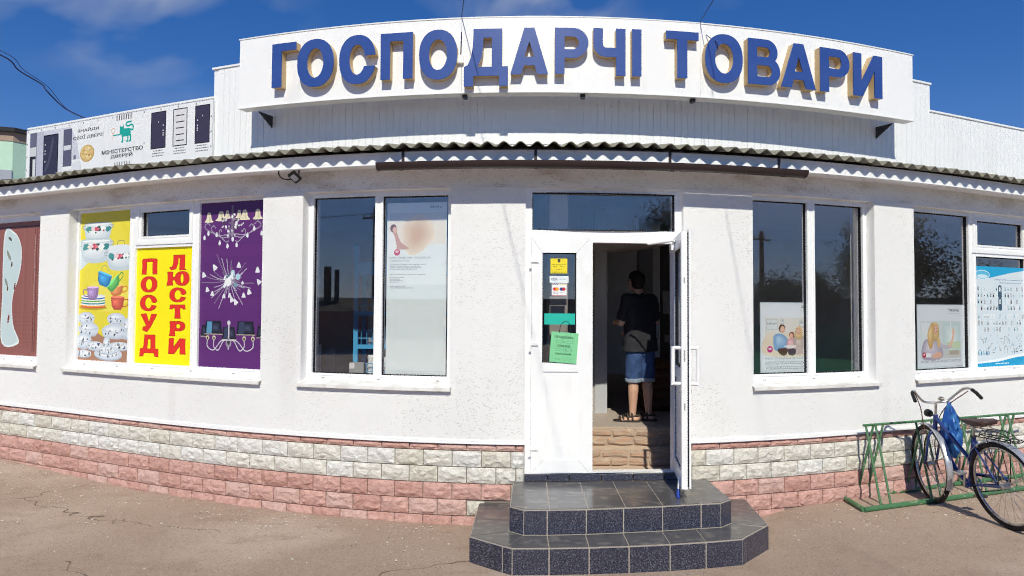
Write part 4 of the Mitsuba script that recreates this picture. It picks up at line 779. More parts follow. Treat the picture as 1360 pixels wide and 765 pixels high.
def paint_woman(A):
    A.text('REHAU', 5.11, 2.055, .030, (56, 58, 62), True, 5.29); lines(A, 5.09, 5.29, 2.03, (170, 176, 182), .005); A.add(ell(5.085, 2.085, .008, .008), (120, 124, 128))
    A.add(rect(4.58, 5.31, 1.51, 1.945), (214, 222, 224)); A.add(rect(4.60, 4.76, 1.62, 1.92), (226, 232, 234)); A.soft(rect(4.98, 5.31, 1.60, 1.93), (204, 220, 222), (232, 240, 240), 4, 0, 0); A.add(rect(5.12, 5.135, 1.58, 1.93), (236, 240, 240)); A.add(rect(5.04, 5.31, 1.62, 1.70), (206, 222, 190))
    A.add(rect(4.98, 5.31, 1.51, 1.60), (206, 208, 206)); A.add(rect(5.10, 5.28, 1.55, 1.60), (186, 176, 160))
    A.soft(blob([(4.62, 1.69), (4.72, 1.74), (4.90, 1.72), (4.97, 1.62), (4.95, 1.51), (4.62, 1.51)]), (178, 170, 188), (224, 218, 228)); A.add(stroke([(4.90, 1.68), (5.02, 1.64), (5.12, 1.65)], .05, 3), (200, 194, 206)); A.add(stroke([(5.10, 1.65), (5.15, 1.71), (5.175, 1.78)], .035, 3), (232, 196, 176)); A.add(blob([(5.16, 1.77), (5.155, 1.83), (5.18, 1.87), (5.20, 1.82), (5.195, 1.78)]), (234, 200, 180))
    face(A, 4.84, 1.85, .056, (224, 196, 142), long=1); A.soft(blob([(4.73, 1.86), (4.80, 1.93), (4.82, 1.82), (4.80, 1.68), (4.76, 1.62), (4.72, 1.66), (4.70, 1.76)]), (204, 170, 116), (242, 222, 176)); A.add(blob([(4.88, 1.76), (4.93, 1.72), (4.92, 1.64), (4.88, 1.66)]), (220, 190, 136))
    A.add(blob([(4.78, 1.54), (4.86, 1.58), (4.93, 1.585), (4.96, 1.55), (4.93, 1.52), (4.80, 1.515)]), (228, 188, 166)); A.add(rect(4.61, 4.77, 1.53, 1.575), (238, 238, 240)); A.add(ell(4.64, 1.556, .034, .032), (190, 60, 90)); A.add(ell(4.64, 1.562, .018, .012), (240, 206, 216))
    A.text('REHAU. ВІКНА НАШОГО ЖИТТЯ', 4.58, 1.465, .030, (130, 134, 142), False, 5.31); lines(A, 4.58, 4.72, 1.405, (176, 182, 188), .004); A.add(rect(5.22, 5.30, 1.415, 1.419), (120, 124, 128))
ad(4.52, 5.39, 1.39, 2.135, '', M51, 'white framed poster of a smiling blonde woman in the rightmost window', -.152, paint_woman)
# --- hardware chart
s0, s1, z0, z1 = 5.563, 6.60, 1.39, 2.605; A = Art(s0, s1, z0, z1, (214, 226, 234)); fx = lambda f: s0 + f * (s1 - s0); fz = lambda f: z1 - f * (z1 - z0)
A.add(Polygon([(fx(0), fz(0)), (fx(1), fz(0)), (fx(1), fz(.03)), (fx(.7), fz(.06)), (fx(.3), fz(.115)), (fx(0), fz(.13))]), (40, 164, 212)); A.add(ell(fx(.15), fz(.085), .155, .058), (236, 244, 248)); A.add(ell(fx(.15), fz(.085), .145, .050), (96, 186, 222)); A.add(ell(fx(.15), fz(.10), .11, .022), (206, 232, 242))
A.add(Polygon([(fx(0), fz(.955)), (fx(.4), fz(.93)), (fx(.75), fz(.895)), (fx(1), fz(.88)), (fx(1), fz(1)), (fx(0), fz(1))]), (236, 244, 248)); A.add(Polygon([(fx(0), fz(.968)), (fx(.45), fz(.955)), (fx(.8), fz(.92)), (fx(1), fz(.91)), (fx(1), fz(1)), (fx(0), fz(1))]), (36, 158, 206)); lines(A, fx(.38), fx(.66), fz(.98), (226, 240, 246), .012)
lines(A, fx(.40), fx(.98), fz(.135), (120, 150, 176), .010); lines(A, fx(.50), fx(.95), fz(.165), (130, 158, 180), .010)
for row, z in enumerate((.195, .26, .325, .39, .475, .54, .605)):
    for c in range(16):
        if R.random() < .22: continue
        x = .05 + c * .06; 
        if abs(x - .50) < .05 and row < 4: continue
        col = R.choice([(60, 72, 84), (96, 140, 160), (140, 186, 204), (176, 204, 216), (44, 52, 62), (120, 132, 142), (226, 232, 236), (226, 232, 236)])
        A.add(rect(fx(x), fx(x + .042), fz(z + .05), fz(z)), (236, 242, 246)); A.add(rect(fx(x + .006), fx(x + .034), fz(z + .047), fz(z + .004)), col)
        A.add(ell(fx(x + .02), fz(z + .014), .008, .010), (230, 236, 240)); A.add(rect(fx(x + .012), fx(x + .028), fz(z + .04), fz(z + .026)), R.choice([(40, 46, 54), (200, 214, 222)]))
for z in (.19, .315): A.add(blob([(fx(.47), fz(z)), (fx(.53), fz(z)), (fx(.535), fz(z + .05)), (fx(.535), fz(z + .12)), (fx(.465), fz(z + .12)), (fx(.465), fz(z + .05))], 3), (64, 92, 112)); A.add(rect(fx(.485), fx(.515), fz(z + .06), fz(z + .015)), (226, 234, 238))
for _ in range(70): A.add(affinity.rotate(rect(0, R.uniform(.012, .05), 0, R.uniform(.005, .012)), R.choice([0, 0, -30, 60, 90]), origin=(0, 0)).buffer(0) if False else affinity.translate(affinity.rotate(rect(0, R.uniform(.012, .05), 0, R.uniform(.005, .012)), R.choice([0, 0, -35, 60, 90])), fx(R.uniform(.04, .93)), fz(R.uniform(.69, .88))), R.choice([(70, 84, 96), (120, 134, 146), (40, 130, 170), (160, 176, 186)]))
for x in (.06, .11, .16, .21, .26): A.add(ell(fx(x), fz(.865), .010, .028), (40, 130, 170))
for z in (.70, .80): A.add(stroke([(fx(.57), fz(z + .07)), (fx(.57), fz(z + .01)), (fx(.6), fz(z)), (fx(.63), fz(z + .01)), (fx(.63), fz(z + .07))], .006), (90, 104, 116))
k = put_art('window_poster', A, -.1265, M53); tag(k, 'blue and white chart of small hardware items at the right edge', 'poster')
# --- stickers on the closed leaf
MD = chord(-.057, .273)
def sticker(a, b, c, d, bg, label, paint, n=-.0715, cat='sticker'):
    A = Art(a, b, c, d, bg); paint(A); k = put_art('door_sticker', A, n, MD); tag(k, label, cat)
def p1(A):
    A.add(rect(.026, .185, 2.41, 2.414), (120, 110, 20)); A.add(blob([(.094, 2.548), (.118, 2.548), (.118, 2.526), (.106, 2.515), (.094, 2.526)], 3), (70, 74, 60)); lines(A, .04, .17, 2.495, (110, 104, 30), .005); lines(A, .05, .09, 2.472, (110, 104, 30), .005); lines(A, .12, .165, 2.472, (110, 104, 30), .005); lines(A, .075, .135, 2.446, (110, 104, 30), .005); lines(A, .036, .175, 2.42, (110, 104, 30), .005)
sticker(.024, .187, 2.407, 2.554, (240, 220, 50), 'square yellow sticker on the glass of the closed door', p1)
def p2(A): A.text('VISA', .030, 2.34, .026, (40, 60, 110), True, .092); lines(A, .112, .182, 2.348, (190, 198, 210), .010)
sticker(.016, .200, 2.318, 2.385, (232, 240, 244), 'narrow white card sticker under the yellow door sticker', p2)
def p3(A):
    A.add(rect(.037, .182, 2.193, 2.198), (190, 60, 60)); A.add(rect(.04, .10, 2.302, 2.308), (60, 60, 66)); A.add(rect(.112, .178, 2.302, 2.308), (220, 200, 60)); A.add(ell(.066, 2.258, .017, .017), (214, 40, 40)); A.add(ell(.088, 2.258, .017, .017), (238, 160, 40)); A.add(ell(.132, 2.258, .017, .017), (40, 60, 130)); A.add(ell(.154, 2.258, .017, .017), (200, 50, 60)); lines(A, .05, .10, 2.225, (150, 150, 156), .006); lines(A, .12, .168, 2.225, (150, 150, 156), .006); lines(A, .05, .10, 2.211, (170, 170, 176), .005)
sticker(.037, .182, 2.193, 2.312, (240, 240, 242), 'white square sticker with coloured discs, lowest of the three on the door glass', p3)
sticker(-.035, .272, 1.915, 2.022, (40, 190, 172), 'turquoise strip across the glass of the closed door', lambda A: None, -.0712)
# hanging opening-hours bag
A = Art(0, .262, 0, .292, (128, 206, 152)); A.add(rect(.004, .258, .004, .288), (134, 212, 158))
A.text('ПРАЦЮЄМО', .035, .228, .028, (30, 70, 46), True, .215); A.text('ПЕРЕРВА', .065, .148, .022, (30, 70, 46), True, .195); A.text('ВИХІДНИЙ', .055, .072, .026, (30, 70, 46), True, .205)
for x, z in ((.05, .188), (.155, .188), (.045, .112), (.145, .112)): g = rect(x, x + .065, z, z + .022); A.add(g.difference(g.buffer(-.002)), (60, 110, 80))
for z in (.196, .12): A.add(rect(.122, .136, z, z + .007), (30, 70, 46))
g = rect(.14, .22, .02, .042); A.add(g.difference(g.buffer(-.002)), (80, 140, 100)); lines(A, .05, .10, .03, (70, 130, 90), .005)
def bagmap(v):
    a = math.radians(-4.5); c, s = math.cos(a), math.sin(a); x, z = v[:, 0] - .13, v[:, 2] - .146
    return MD(np.stack([.152 + x * c - z * s, v[:, 1], 1.695 + x * s + z * c], 1))
SB = put_art('hours_sign', A, -.030, bagmap); tag(SB, 'light green opening hours sign shaped like a bag, hanging on the closed door', 'sign')
q = bagmap(np.array([(0, -.034, 0), (.262, -.034, 0), (.262, -.034, .292), (0, -.034, .292), (0, -.031, 0), (.262, -.031, 0), (.262, -.031, .292), (0, -.031, .292)]))
mat('green_card', (.22, .58, .30), .6, .3)
put('backing', trimesh.Trimesh(q, trimesh.convex.convex_hull(q).faces if len(trimesh.convex.convex_hull(q).vertices) == 8 else [[0, 2, 1], [0, 3, 2]], process=False) if False else trimesh.convex.convex_hull(q), 'green_card', SB)
put('handle', tube(spline([bagmap(np.array([[a, -.03, b]]))[0] for a, b in ((.075, .285), (.085, .36), (.13, .40), (.175, .36), (.185, .285))], 5), .0035, 6), 'black_metal', SB)
# ------------------------------------------------------------------ banner on the upper wall
A = Art(-7.385, -3.905, 3.72, 4.375, (236, 238, 242)); F_ = lambda r: A.add(rect(*r[:4]), r[4])
A.add(Polygon([(-7.31, 4.335), (-6.45, 4.335), (-6.30, 4.10), (-6.2, 3.72), (-7.31, 3.72)]), (206, 208, 222))
for r in ((-7.305, -7.16, 3.72, 4.33, (104, 106, 130)), (-7.305, -7.17, 4.02, 4.14, (206, 210, 214)), (-7.30, -7.19, 3.72, 4.02, (40, 40, 52)), (-7.24, -7.18, 3.74, 3.98, (214, 216, 220)), (-7.16, -7.01, 3.72, 4.33, (188, 190, 208)), (-6.715, -6.60, 3.72, 4.31, (214, 216, 226)), (-7.015, -6.70, 3.72, 4.275, (30, 32, 48)), (-7.0, -6.722, 3.72, 4.258, (54, 56, 80)),
          (-6.595, -6.42, 3.83, 4.31, (92, 94, 118)), (-6.60, -6.41, 3.78, 3.83, (232, 234, 238)), (-6.585, -6.44, 4.04, 4.10, (214, 216, 222)), (-6.42, -6.25, 3.72, 3.88, (220, 222, 230)), (-6.41, -6.24, 3.88, 3.905, (236, 238, 240)), (-6.38, -6.33, 3.905, 3.96, (108, 110, 132))): F_(r)
for z in (3.82, 3.95, 4.08, 4.2): A.add(rect(-6.98, -6.74, z, z + .006), (40, 42, 62))
A.add(blob([(-6.95, 3.8), (-6.86, 3.95), (-6.80, 4.2), (-6.84, 4.2), (-6.9, 3.96), (-6.98, 3.82)]), (74, 78, 104))
for z in (3.93, 4.03, 4.07, 4.15): A.add(ell(-6.975, z, .010, .010), (226, 226, 230))
A.add(ell(-6.103, 3.962, .142, .108), (196, 160, 96)); A.add(ell(-6.11, 3.967, .125, .095), (218, 188, 126))
for _ in range(26): A.add(ell(-6.103 + R.uniform(-.09, .09), 3.962 + R.uniform(-.07, .07), R.uniform(.008, .03), R.uniform(.005, .016), R.uniform(0, 180)), R.choice([(240, 220, 170), (176, 138, 78), (230, 204, 148)]))
A.text('ЗНАЙДИ', -6.31, 4.234, .052, (40, 40, 50), False, -5.88, 4.287, grow=.02); A.text('СВОЇ ДВЕРІ!', -6.395, 4.145, .05, (40, 40, 50), False, -5.79, 4.203, grow=.02)
A.text('МІНІСТЕРСТВО', -5.812, 3.912, .052, (46, 46, 54), False, -5.045, 3.962, grow=.035); A.text('ДВЕРЕЙ', -5.640, 3.846, .052, (46, 46, 54), False, -5.23, 3.905, grow=.035)
o = ell(-5.02, 3.985, .014, .014); A.add(o.difference(o.buffer(-.004)), (90, 90, 96))
for i in range(7):
    A.add(rect(-5.542 + i * .0435, -5.524 + i * .0435, 4.305, 4.372), (100, 88, 100)); A.add(rect(-5.562 + i * .045, -5.548 + i * .045, 3.72, 3.80), (90, 84, 92))
TE = (28, 166, 156)
A.add(Polygon([(-5.475, 4.135), (-5.475, 4.252), (-5.455, 4.225), (-5.425, 4.225), (-5.405, 4.252), (-5.40, 4.20), (-5.30, 4.195), (-5.27, 4.15), (-5.27, 4.10), (-5.44, 4.10), (-5.44, 4.125)]), TE)
A.add(stroke([(-5.475, 4.132), (-5.60, 4.132)], .016), TE)
for x in (-5.43, -5.335, -5.285): A.add(rect(x, x + .022, 4.03, 4.12), TE); A.add(rect(x - .018, x + .022, 4.03, 4.048), TE)
A.add(stroke([(-5.29, 4.18), (-5.24, 4.17), (-5.228, 4.21), (-5.26, 4.232), (-5.33, 4.222), (-5.36, 4.245), (-5.34, 4.268), (-5.27, 4.27)], .022, 4), TE)
o = ell(-5.60, 4.19, .036, .036); A.add(o.difference(o.buffer(-.009)), (220, 170, 140)); A.add(rect(-5.604, -5.596, 4.10, 4.155), (220, 170, 140)); A.add(rect(-5.625, -5.60, 4.095, 4.103), (220, 170, 140))
for a, b, c in ((-4.91, -4.652, 0), (-4.535, -4.302, 1), (-4.18, -3.948, 0)):
    A.add(rect(a, b, 3.897, 4.332), (44, 42, 56)); 
    A.add(rect(a + .012, b - .012, 3.91, 4.32), (222, 222, 226) if c else (62, 58, 84))
    if c:
        for z in (3.955, 4.025, 4.10, 4.17, 4.245): A.add(rect(a + .05, b - .05, z, z + .013), (70, 66, 76))
    else:
        side = b - .045 if a < -4.8 else a + .04
        for z in (4.05, 4.075, 4.105, 4.165): A.add(ell(side, z, .009, .009), (220, 220, 226))
        A.add(ell((a + b) / 2, 4.21, .008, .008), (200, 200, 208))
    for z, l in ((3.868, .16), (3.838, .2), (3.808, .2)): lines(A, (a + b) / 2 - l / 2, (a + b) / 2 + l / 2, z, (110, 108, 116), .012)
BN = put_art('banner', A, -.174, bend, 'banner_print'); tag(BN, 'long white door-maker banner with a teal cat emblem on the left upper wall', 'banner')
put('backing', bbox(-7.385, -3.905, -.197, -.184, 3.72, 4.375), 'white_siding', BN, smooth=30)
put('eyelet', [bbox(s - .008, s + .008, -.175, -.169, z - .008, z + .008, strip=9) for s, z in [(s, 4.355) for s in np.arange(-7.35, -3.9, .29)] + [(-3.925, z) for z in (3.85, 4.02, 4.19)] + [(-7.365, z) for z in (3.85, 4.02, 4.19)]], 'grey_steel', BN)
# ------------------------------------------------------------------ the man on the inner steps
def sph(c, r, s=14): return m3.Manifold.sphere(float(r), s).translate([float(x) for x in c])
def bone(a, b, ra, rb): return m3.Manifold.batch_hull([sph(a, ra), sph(b, rb)])
def body_mesh(bones, edge=.02, it=8, cut=None):
    m = m3.Manifold.batch_boolean([bone(*b) if isinstance(b, tuple) else m3.Manifold.batch_hull([sph(*x) for x in b]) for b in bones], m3.OpType.Add)
    if cut is not None: m = cut(m)
    m = m.refine_to_length(edge); q = m.to_mesh(); t = trimesh.Trimesh(q.vert_properties[:, :3], q.tri_verts); trimesh.smoothing.filter_taubin(t, iterations=it); return t
mat('skin', proc(lambda p, n, uv: mix((.60, .375, .275), (.52, .30, .215), fbm(p.x * 14, p.y * 14, p.z * 10, 3))), .55, .4)
mat('hair_dark', (.018, .014, .012), .7, .3)
mat('shirt_black', proc(lambda p, n, uv: mix((.022, .022, .028), (.036, .036, .043), fbm(p.x * 20, p.y * 20, p.z * 12, 3))), .9, .2, b=(lambda p, n, uv: fbm(p.x * 14, p.y * 14, p.z * 8, 3), .012, 4e-3))
mat('denim', proc(lambda p, n, uv: mix(mix((.03, .06, .16), (.06, .11, .25), fbm(p.x * 10, p.y * 10, p.z * 7, 3)), (.24, .30, .42), smoothstep(.58, .78, fbm(p.x * 8 + 4, p.y * 8, p.z * 6, 4)) * .7)), .9, .2, b=(lambda p, n, uv: fbm(p.x * 22, p.y * 22, p.z * 14, 3), .012, 4e-3))
mat('denim_cuff', (.26, .31, .40), .9, .2); mat('sandal_leather', (.03, .024, .02), .6, .4)
ANG = math.radians(30); CA, SA = math.cos(ANG), math.sin(ANG); PO = np.array([1.465, 8.27, .79])
def B(x, y, z): return PO + np.array([x * CA - y * SA, x * SA + y * CA, z])
def at(dx, dy, z): return PO + np.array([dx, dy, z])
hipL, hipR = B(-.095, 0, .90), B(.095, 0, .90); kneL, kneR = at(-.085, -.02, .49), at(.085, .05, .49); ankL, ankR = at(-.092, -.03, .085), at(.105, .06, .085)
shL, shR = B(-.185, .01, 1.385), B(.185, .01, 1.385); elL, elR = B(-.245, .04, 1.12), B(.245, .02, 1.12); wrL, wrR = B(-.12, .26, 1.13), B(.13, .26, 1.05)
neck, head = B(0, .035, 1.46), B(-.01, .06, 1.585)
fl, fr = np.array([-.20, .045, 0]), np.array([-.15, .12, 0])
bones = [(hipL, kneL, .085, .058), (hipR, kneR, .085, .058), (kneL, kneL * .66 + ankL * .34 - [0, .015, 0], .056, .058), (kneL * .66 + ankL * .34 - [0, .015, 0], ankL, .058, .036), (kneR, kneR * .66 + ankR * .34 - [0, .015, 0], .056, .058), (kneR * .66 + ankR * .34 - [0, .015, 0], ankR, .058, .036),
         (ankL, ankL - [0, 0, .045], .038, .034), (ankR, ankR - [0, 0, .045], .038, .034),
         [(ankL - [0, 0, .05] - fl * .2, .030), (ankL - [0, 0, .062] + fl * .55 + [0, .02, 0], .024), (ankL - [0, 0, .062] + fl * .55 - [0, .03, 0], .024)], [(ankR - [0, 0, .05] - fr * .2, .030), (ankR - [0, 0, .062] + fr * .55 + [.02, .02, 0], .024), (ankR - [0, 0, .062] + fr * .55 - [.02, .03, 0], .024)],
         [(hipL, .085), (hipR, .085), (B(-.09, .01, 1.12), .085), (B(.09, .01, 1.12), .085)], [(B(-.09, .01, 1.12), .085), (B(.09, .01, 1.12), .085), (B(-.13, .02, 1.36), .07), (B(.13, .02, 1.36), .07)],
         (shL, elL, .052, .042), (elL, wrL, .042, .029), (shR, elR, .052, .042), (elR, wrR, .042, .029), (B(-.1, .02, 1.38), shL, .06, .052), (B(.1, .02, 1.38), shR, .06, .052), (B(0, .02, 1.38), neck, .062, .056), (neck, head - [0, 0, .03], .055, .06),
         [(head + B(0, 0, 0) - PO + [0, 0, .02], .086), (head + [0, 0, -.035] + (B(0, .035, 0) - PO), .066), (head + [0, 0, .03] - (B(0, .025, 0) - PO), .084)], [(head + (B(-.035, .055, -.06) - PO), .03), (head + (B(.035, .055, -.06) - PO), .03), (head + (B(0, .075, -.075) - PO), .022)], (head + (B(0, .10, -.005) - PO), head + (B(0, .085, .03) - PO), .014, .009)]
for sd, w, el in ((-1, wrL, elL), (1, wrR, elR)):
    d = (w - el) / np.linalg.norm(w - el); side = B(1, 0, 0) - PO; upv = np.array([0, 0, 1.])
    palm = w + d * .055; bones.append([(w + d * .015, .022), (palm - side * .024 + d * .03, .015), (palm + side * .024 + d * .03, .015)])
    for k, L_ in enumerate((.062, .070, .066, .052)):
        f0 = palm + d * .035 + side * (-.027 + .018 * k); f1 = f0 + d * L_ * .55 - upv * .012; bones += [(f0, f1, .0092, .0088), (f1, f1 + d * L_ * .35 - upv * .03, .0088, .0078)]
    t0 = w + d * .03 - side * sd * .022; t1 = t0 + d * .03 - side * sd * .028; bones += [(t0, t1, .012, .010), (t1, t1 + d * .03 - upv * .008, .010, .009)]
PER = thing('person', 'man in black t-shirt and denim shorts standing with his back turned in the doorway', 'person')
put('body', body_mesh(bones, .018, 6), 'skin', PER, smooth=True)
def wob(m, f, a, s): v = m.vertices; m.vertices = v + m.vertex_normals * ((meshkit.fbm(v * f + s, 3, 5) - .5) * a)[:, None]; return m
hd = head + [0, 0, .035]
put('hair', wob(body_mesh([[(hd + [0, 0, .012], .088), (hd - (B(0, .028, 0) - PO), .090), (hd - (B(0, .03, .06) - PO), .076)]], .02, 3), 60, .008, 1), 'hair_dark', PER, smooth=True)
for sd in (-1, 1): put('ear', body_mesh([[(head + (B(sd * .088, .0, .01) - PO), .012), (head + (B(sd * .09, -.005, -.03) - PO), .010), (head + (B(sd * .096, -.012, .015) - PO), .010)]], .012, 2), 'skin', PER, smooth=True)
for sd in (-1, 1): put('eye', trimesh.creation.icosphere(2, .011).apply_translation(head + (B(sd * .033, .088, .015) - PO)), 'hair_dark', PER, smooth=True)
put('mouth', body_mesh([(head + (B(-.02, .092, -.062) - PO), head + (B(.02, .092, -.062) - PO), .006, .006)], .01, 1), 'sack_brown', PER, smooth=True)
shirt = [[(B(-.098, 0, .80), .122), (B(.098, 0, .80), .122), (B(-.105, 0, .95), .108), (B(.105, 0, .95), .108), (B(-.11, .01, 1.12), .095), (B(.11, .01, 1.12), .095)], [(B(-.11, .01, 1.12), .095), (B(.11, .01, 1.12), .095), (B(-.14, .02, 1.36), .08), (B(.14, .02, 1.36), .08)], (B(-.12, .02, 1.375), shL, .074, .068), (B(.12, .02, 1.375), shR, .074, .068), (shL, shL * .25 + elL * .75, .068, .064), (shR, shR * .25 + elR * .75, .068, .064), (B(0, .03, 1.38), B(0, .035, 1.43), .08, .066)]
put('t_shirt', wob(body_mesh(shirt, .02, 6, lambda m: m.trim_by_plane([0, 0, 1.], float(PO[2] + .795))), 9, .022, 2), 'shirt_black', PER, smooth=True)
shorts = [[(hipL + [0, 0, -.02], .095), (hipR + [0, 0, -.02], .095), (B(-.09, 0, .80), .10), (B(.09, 0, .80), .10)], (B(-.085, 0, .76), kneL + [0, 0, .02], .102, .088), (B(.085, 0, .76), kneR + [0, 0, .02], .102, .088)]
put('shorts', wob(body_mesh(shorts, .018, 4, lambda m: m.trim_by_plane([0, 0, 1.], float(PO[2] + .455))), 11, .03, 3), 'denim', PER, smooth=True)
for kn in (kneL, kneR): put('cuff', wob(body_mesh([(kn + [0, 0, -.03], kn + [0, 0, .03], .092, .092)], .016, 2, lambda m: m.trim_by_plane([0, 0, 1.], float(PO[2] + .448)).trim_by_plane([0, 0, -1.], -float(PO[2] + .49))), 20, .012, 4), 'denim_cuff', PER, smooth=40)
for an, f in ((ankL, fl), (ankR, fr)):
    f3 = f / np.linalg.norm(f); sd = np.array([-f3[1], f3[0], 0]); c = an - [0, 0, .08] + f * .32
    sole = Polygon([tuple((c - f3 * .145 + sd * a)[:2]) for a in (-.028, .028)] + [tuple((c + f3 * .02 + sd * .044)[:2]), tuple((c + f3 * .11 + sd * .04)[:2]), tuple((c + f3 * .145)[:2]), tuple((c + f3 * .11 - sd * .042)[:2]), tuple((c + f3 * .02 - sd * .042)[:2])]).buffer(.008)
    SD = put('sandal', prism(sole, PO[2] + .001, PO[2] + .022), 'sandal_leather', PER)
    put('strap', [tube(spline([c + f3 * o + sd * -.046 + [0, 0, .018], c + f3 * (o + .01) + sd * -.034 + [0, 0, h], c + f3 * (o + .012) + [0, 0, h + .016], c + f3 * (o + .01) + sd * .034 + [0, 0, h], c + f3 * o + sd * .046 + [0, 0, .018]], 4), .011, 6) for o, h in ((.07, .038), (.03, .052), (-.02, .075), (-.07, .09))] + [tube(spline([c - f3 * .03 + sd * -.042 + [0, 0, .06], c - f3 * .15 + [0, 0, .07], c - f3 * .03 + sd * .042 + [0, 0, .06]], 4), .010, 6)], 'sandal_leather', SD, smooth=40)
# ------------------------------------------------------------------ what stands in the room
def roomthing(name, label, cat_, parts):
    t = thing(name, label, cat_)
    for n, m, b in parts: put(n, m, b, t)
    return t
# blue wire rack behind the third window
def wp(px, py, D):
    """A point seen from the eye at this azimuth and slope, D metres away (used to place furniture of the room)."""
    return np.array([px * D, D, 2.1 + py * D])
X0, Y0 = -1.93, 9.0
SHF = thing('shelf_rack', 'tall blue wire shelf rack behind the third window', 'shelf')
for i, (x, y) in enumerate(((X0, Y0), (X0 + 1.35, Y0), (X0, Y0 + .5), (X0 + 1.35, Y0 + .5))): put('post', box(x - .028, x + .028, y - .025, y + .025, .79, 2.83 if i < 2 else 2.6), 'shelf_blue', SHF)
put('header', box(X0 + .02, X0 + 1.33, Y0 + .02, Y0 + .035, 2.46, 2.62), 'shelf_blue', SHF)
for z in (.95, 1.17, 1.58, 1.99):
    S_ = put('shelf', [box(X0, X0 + 1.35, Y0 - .01, Y0 + .5, z, z + .012), box(X0, X0 + 1.35, Y0 - .025, Y0 - .01, z - .03, z + .022)], 'shelf_blue', SHF)
    put('wire_rail', [tube([(X0, Y0 - .02, z + h), (X0 + 1.35, Y0 - .02, z + h)], .006, 6) for h in (.10, .20)] + [tube([(X0 + .07 * k, Y0 - .02, z + .02), (X0 + .07 * k, Y0 - .02, z + .20)], .004, 5) for k in range(1, 19)], 'shelf_blue', S_)
k = 0
for z in (1.185, 1.595):
    x = X0 + .13
    while x < X0 + 1.25:
        w = R.uniform(.07, .11); h = R.uniform(.20, .30); t_ = thing('goods_pack', None, None)
        m = rbox(x, x + w - .006, Y0 + .05, Y0 + .3, z, z + h, .02).subdivide().subdivide(); v = m.vertices; m.vertices = v + (meshkit.noise(v * 30, 7) - .5)[:, None] * .02
        scene[t_] = mikit.ply(m, R.choice(['pack_white', 'pack_white', 'pack_grey']), 50); tag(t_, f'clear wrapped pack of goods standing on the {"lower" if z < 1.4 else "upper"} filled shelf of the blue rack', 'pack', f'packs on the {"lower" if z < 1.4 else "upper"} shelf'); x += w
roomthing('cardboard_panel', 'two leaning pale grey boards behind the lower left of the third window', 'board', [('board', box(-2.335, -2.205, 8.40, 8.42, .85, 1.635), 'pack_white'), ('board', trimesh.creation.box([.09, .02, .75]).apply_transform(trimesh.transformations.rotation_matrix(.10, [0, 1, 0])).apply_translation([-2.14, 8.46, 1.21]), 'pack_grey')])
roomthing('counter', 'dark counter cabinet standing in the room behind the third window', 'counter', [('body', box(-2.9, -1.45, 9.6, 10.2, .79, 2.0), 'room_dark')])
roomthing('label_box', 'small grey box with a white label on the inner sill of the third window', 'box', [('body', box(-1.79, -1.63, 8.02, 8.1, 1.30, 1.455), 'pack_grey'), ('label', box(-1.785, -1.73, 8.012, 8.019, 1.39, 1.45), 'pack_white')])
roomthing('inner_pillar', 'pale pillar behind the man in the doorway', 'pillar', [('shaft', box(1.86, 2.06, 10.6, 10.8, .79, 3.4), 'room_pale')])
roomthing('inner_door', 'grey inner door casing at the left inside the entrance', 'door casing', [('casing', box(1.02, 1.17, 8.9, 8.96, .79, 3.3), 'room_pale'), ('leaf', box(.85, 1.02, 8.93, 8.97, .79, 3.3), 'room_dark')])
SK = []
for i in range(5):
    t_ = thing('sack'); zz = .80 + i * .125; m = rbox(1.63, 2.25, 9.05, 9.5, zz, zz + .135, .06).subdivide().subdivide(); v = m.vertices; m.vertices = v + (meshkit.noise(v * 12 + i, 7) - .5)[:, None] * .05
    scene[t_] = mikit.ply(m, 'sack_brown', 60); tag(t_, ['bottom', 'second', 'middle', 'fourth', 'top'][i] + ' brown sack of the pile behind the man in the doorway', 'sack', 'sacks piled behind the man')
for i, (x, z, w, h) in enumerate(((2.0, 2.0, .22, .3), (2.02, 1.62, .18, .1))):
    t_ = thing('wall_notice'); scene[t_] = mikit.ply(box(x, x + w, 9.6, 9.61, z, z + h), 'room_pale'); tag(t_, ['larger', 'smaller'][i] + ' pale notice hanging at the right inside the doorway', 'notice')
# ------------------------------------------------------------------ bicycle rack
mat('green_paint', proc(lambda p, n, uv: mix(mix((.050, .145, .065), (.07, .18, .085), fbm(p.x * 8, p.y * 8, p.z * 8, 3)), (.30, .32, .22), smoothstep(.60, .72, fbm(p.x * 22, p.y * 22, p.z * 22, 4)) * .6)), .5, .5)
E1, E2 = np.array([.926, .377]), np.array([-.377, .926])
def rk(u, v, z):
    q = np.array([3.47, 7.19]) + u * E1 + v * E2; return np.array([q[0], q[1], z + float(ground_z(q[0], q[1]))])
RK = thing('bicycle_rack', 'green painted tube bicycle rack standing along the block base', 'bicycle rack')
put('base_bar', tube([rk(u, 0, .026) for u in np.linspace(0, 3.0, 8)], .026, 12), 'green_paint', RK, smooth=40); put('base_bar', tube([rk(u, .41, .026) for u in np.linspace(.08, 3.1, 8)], .026, 12), 'green_paint', RK, smooth=40)
put('cross_bar', tube([rk(0, 0, .026), rk(.175, .41, .026)], .026, 12), 'green_paint', RK, smooth=40); put('cross_bar', tube([rk(3.0, 0, .026), rk(3.1, .41, .026)], .026, 12), 'green_paint', RK, smooth=40)
put('top_bar', tube([rk(u, .227, .80) for u in np.linspace(.255, 3.0, 8)], .013, 10), 'green_paint', RK, smooth=40)
for u0 in (.287, 1.004, 1.70, 2.337):
    for du, w in ((0, .012), (.135, .012)):
        put('leg', tube([rk(u0 + du, .227, .80), rk(u0 + du - .06, .0, .04)], w, 8), 'green_paint', RK, smooth=40)
        put('leg', tube([rk(u0 + du + .11, .227, .80), rk(u0 + du + .07, .41, .04)], w, 8), 'green_paint', RK, smooth=40)
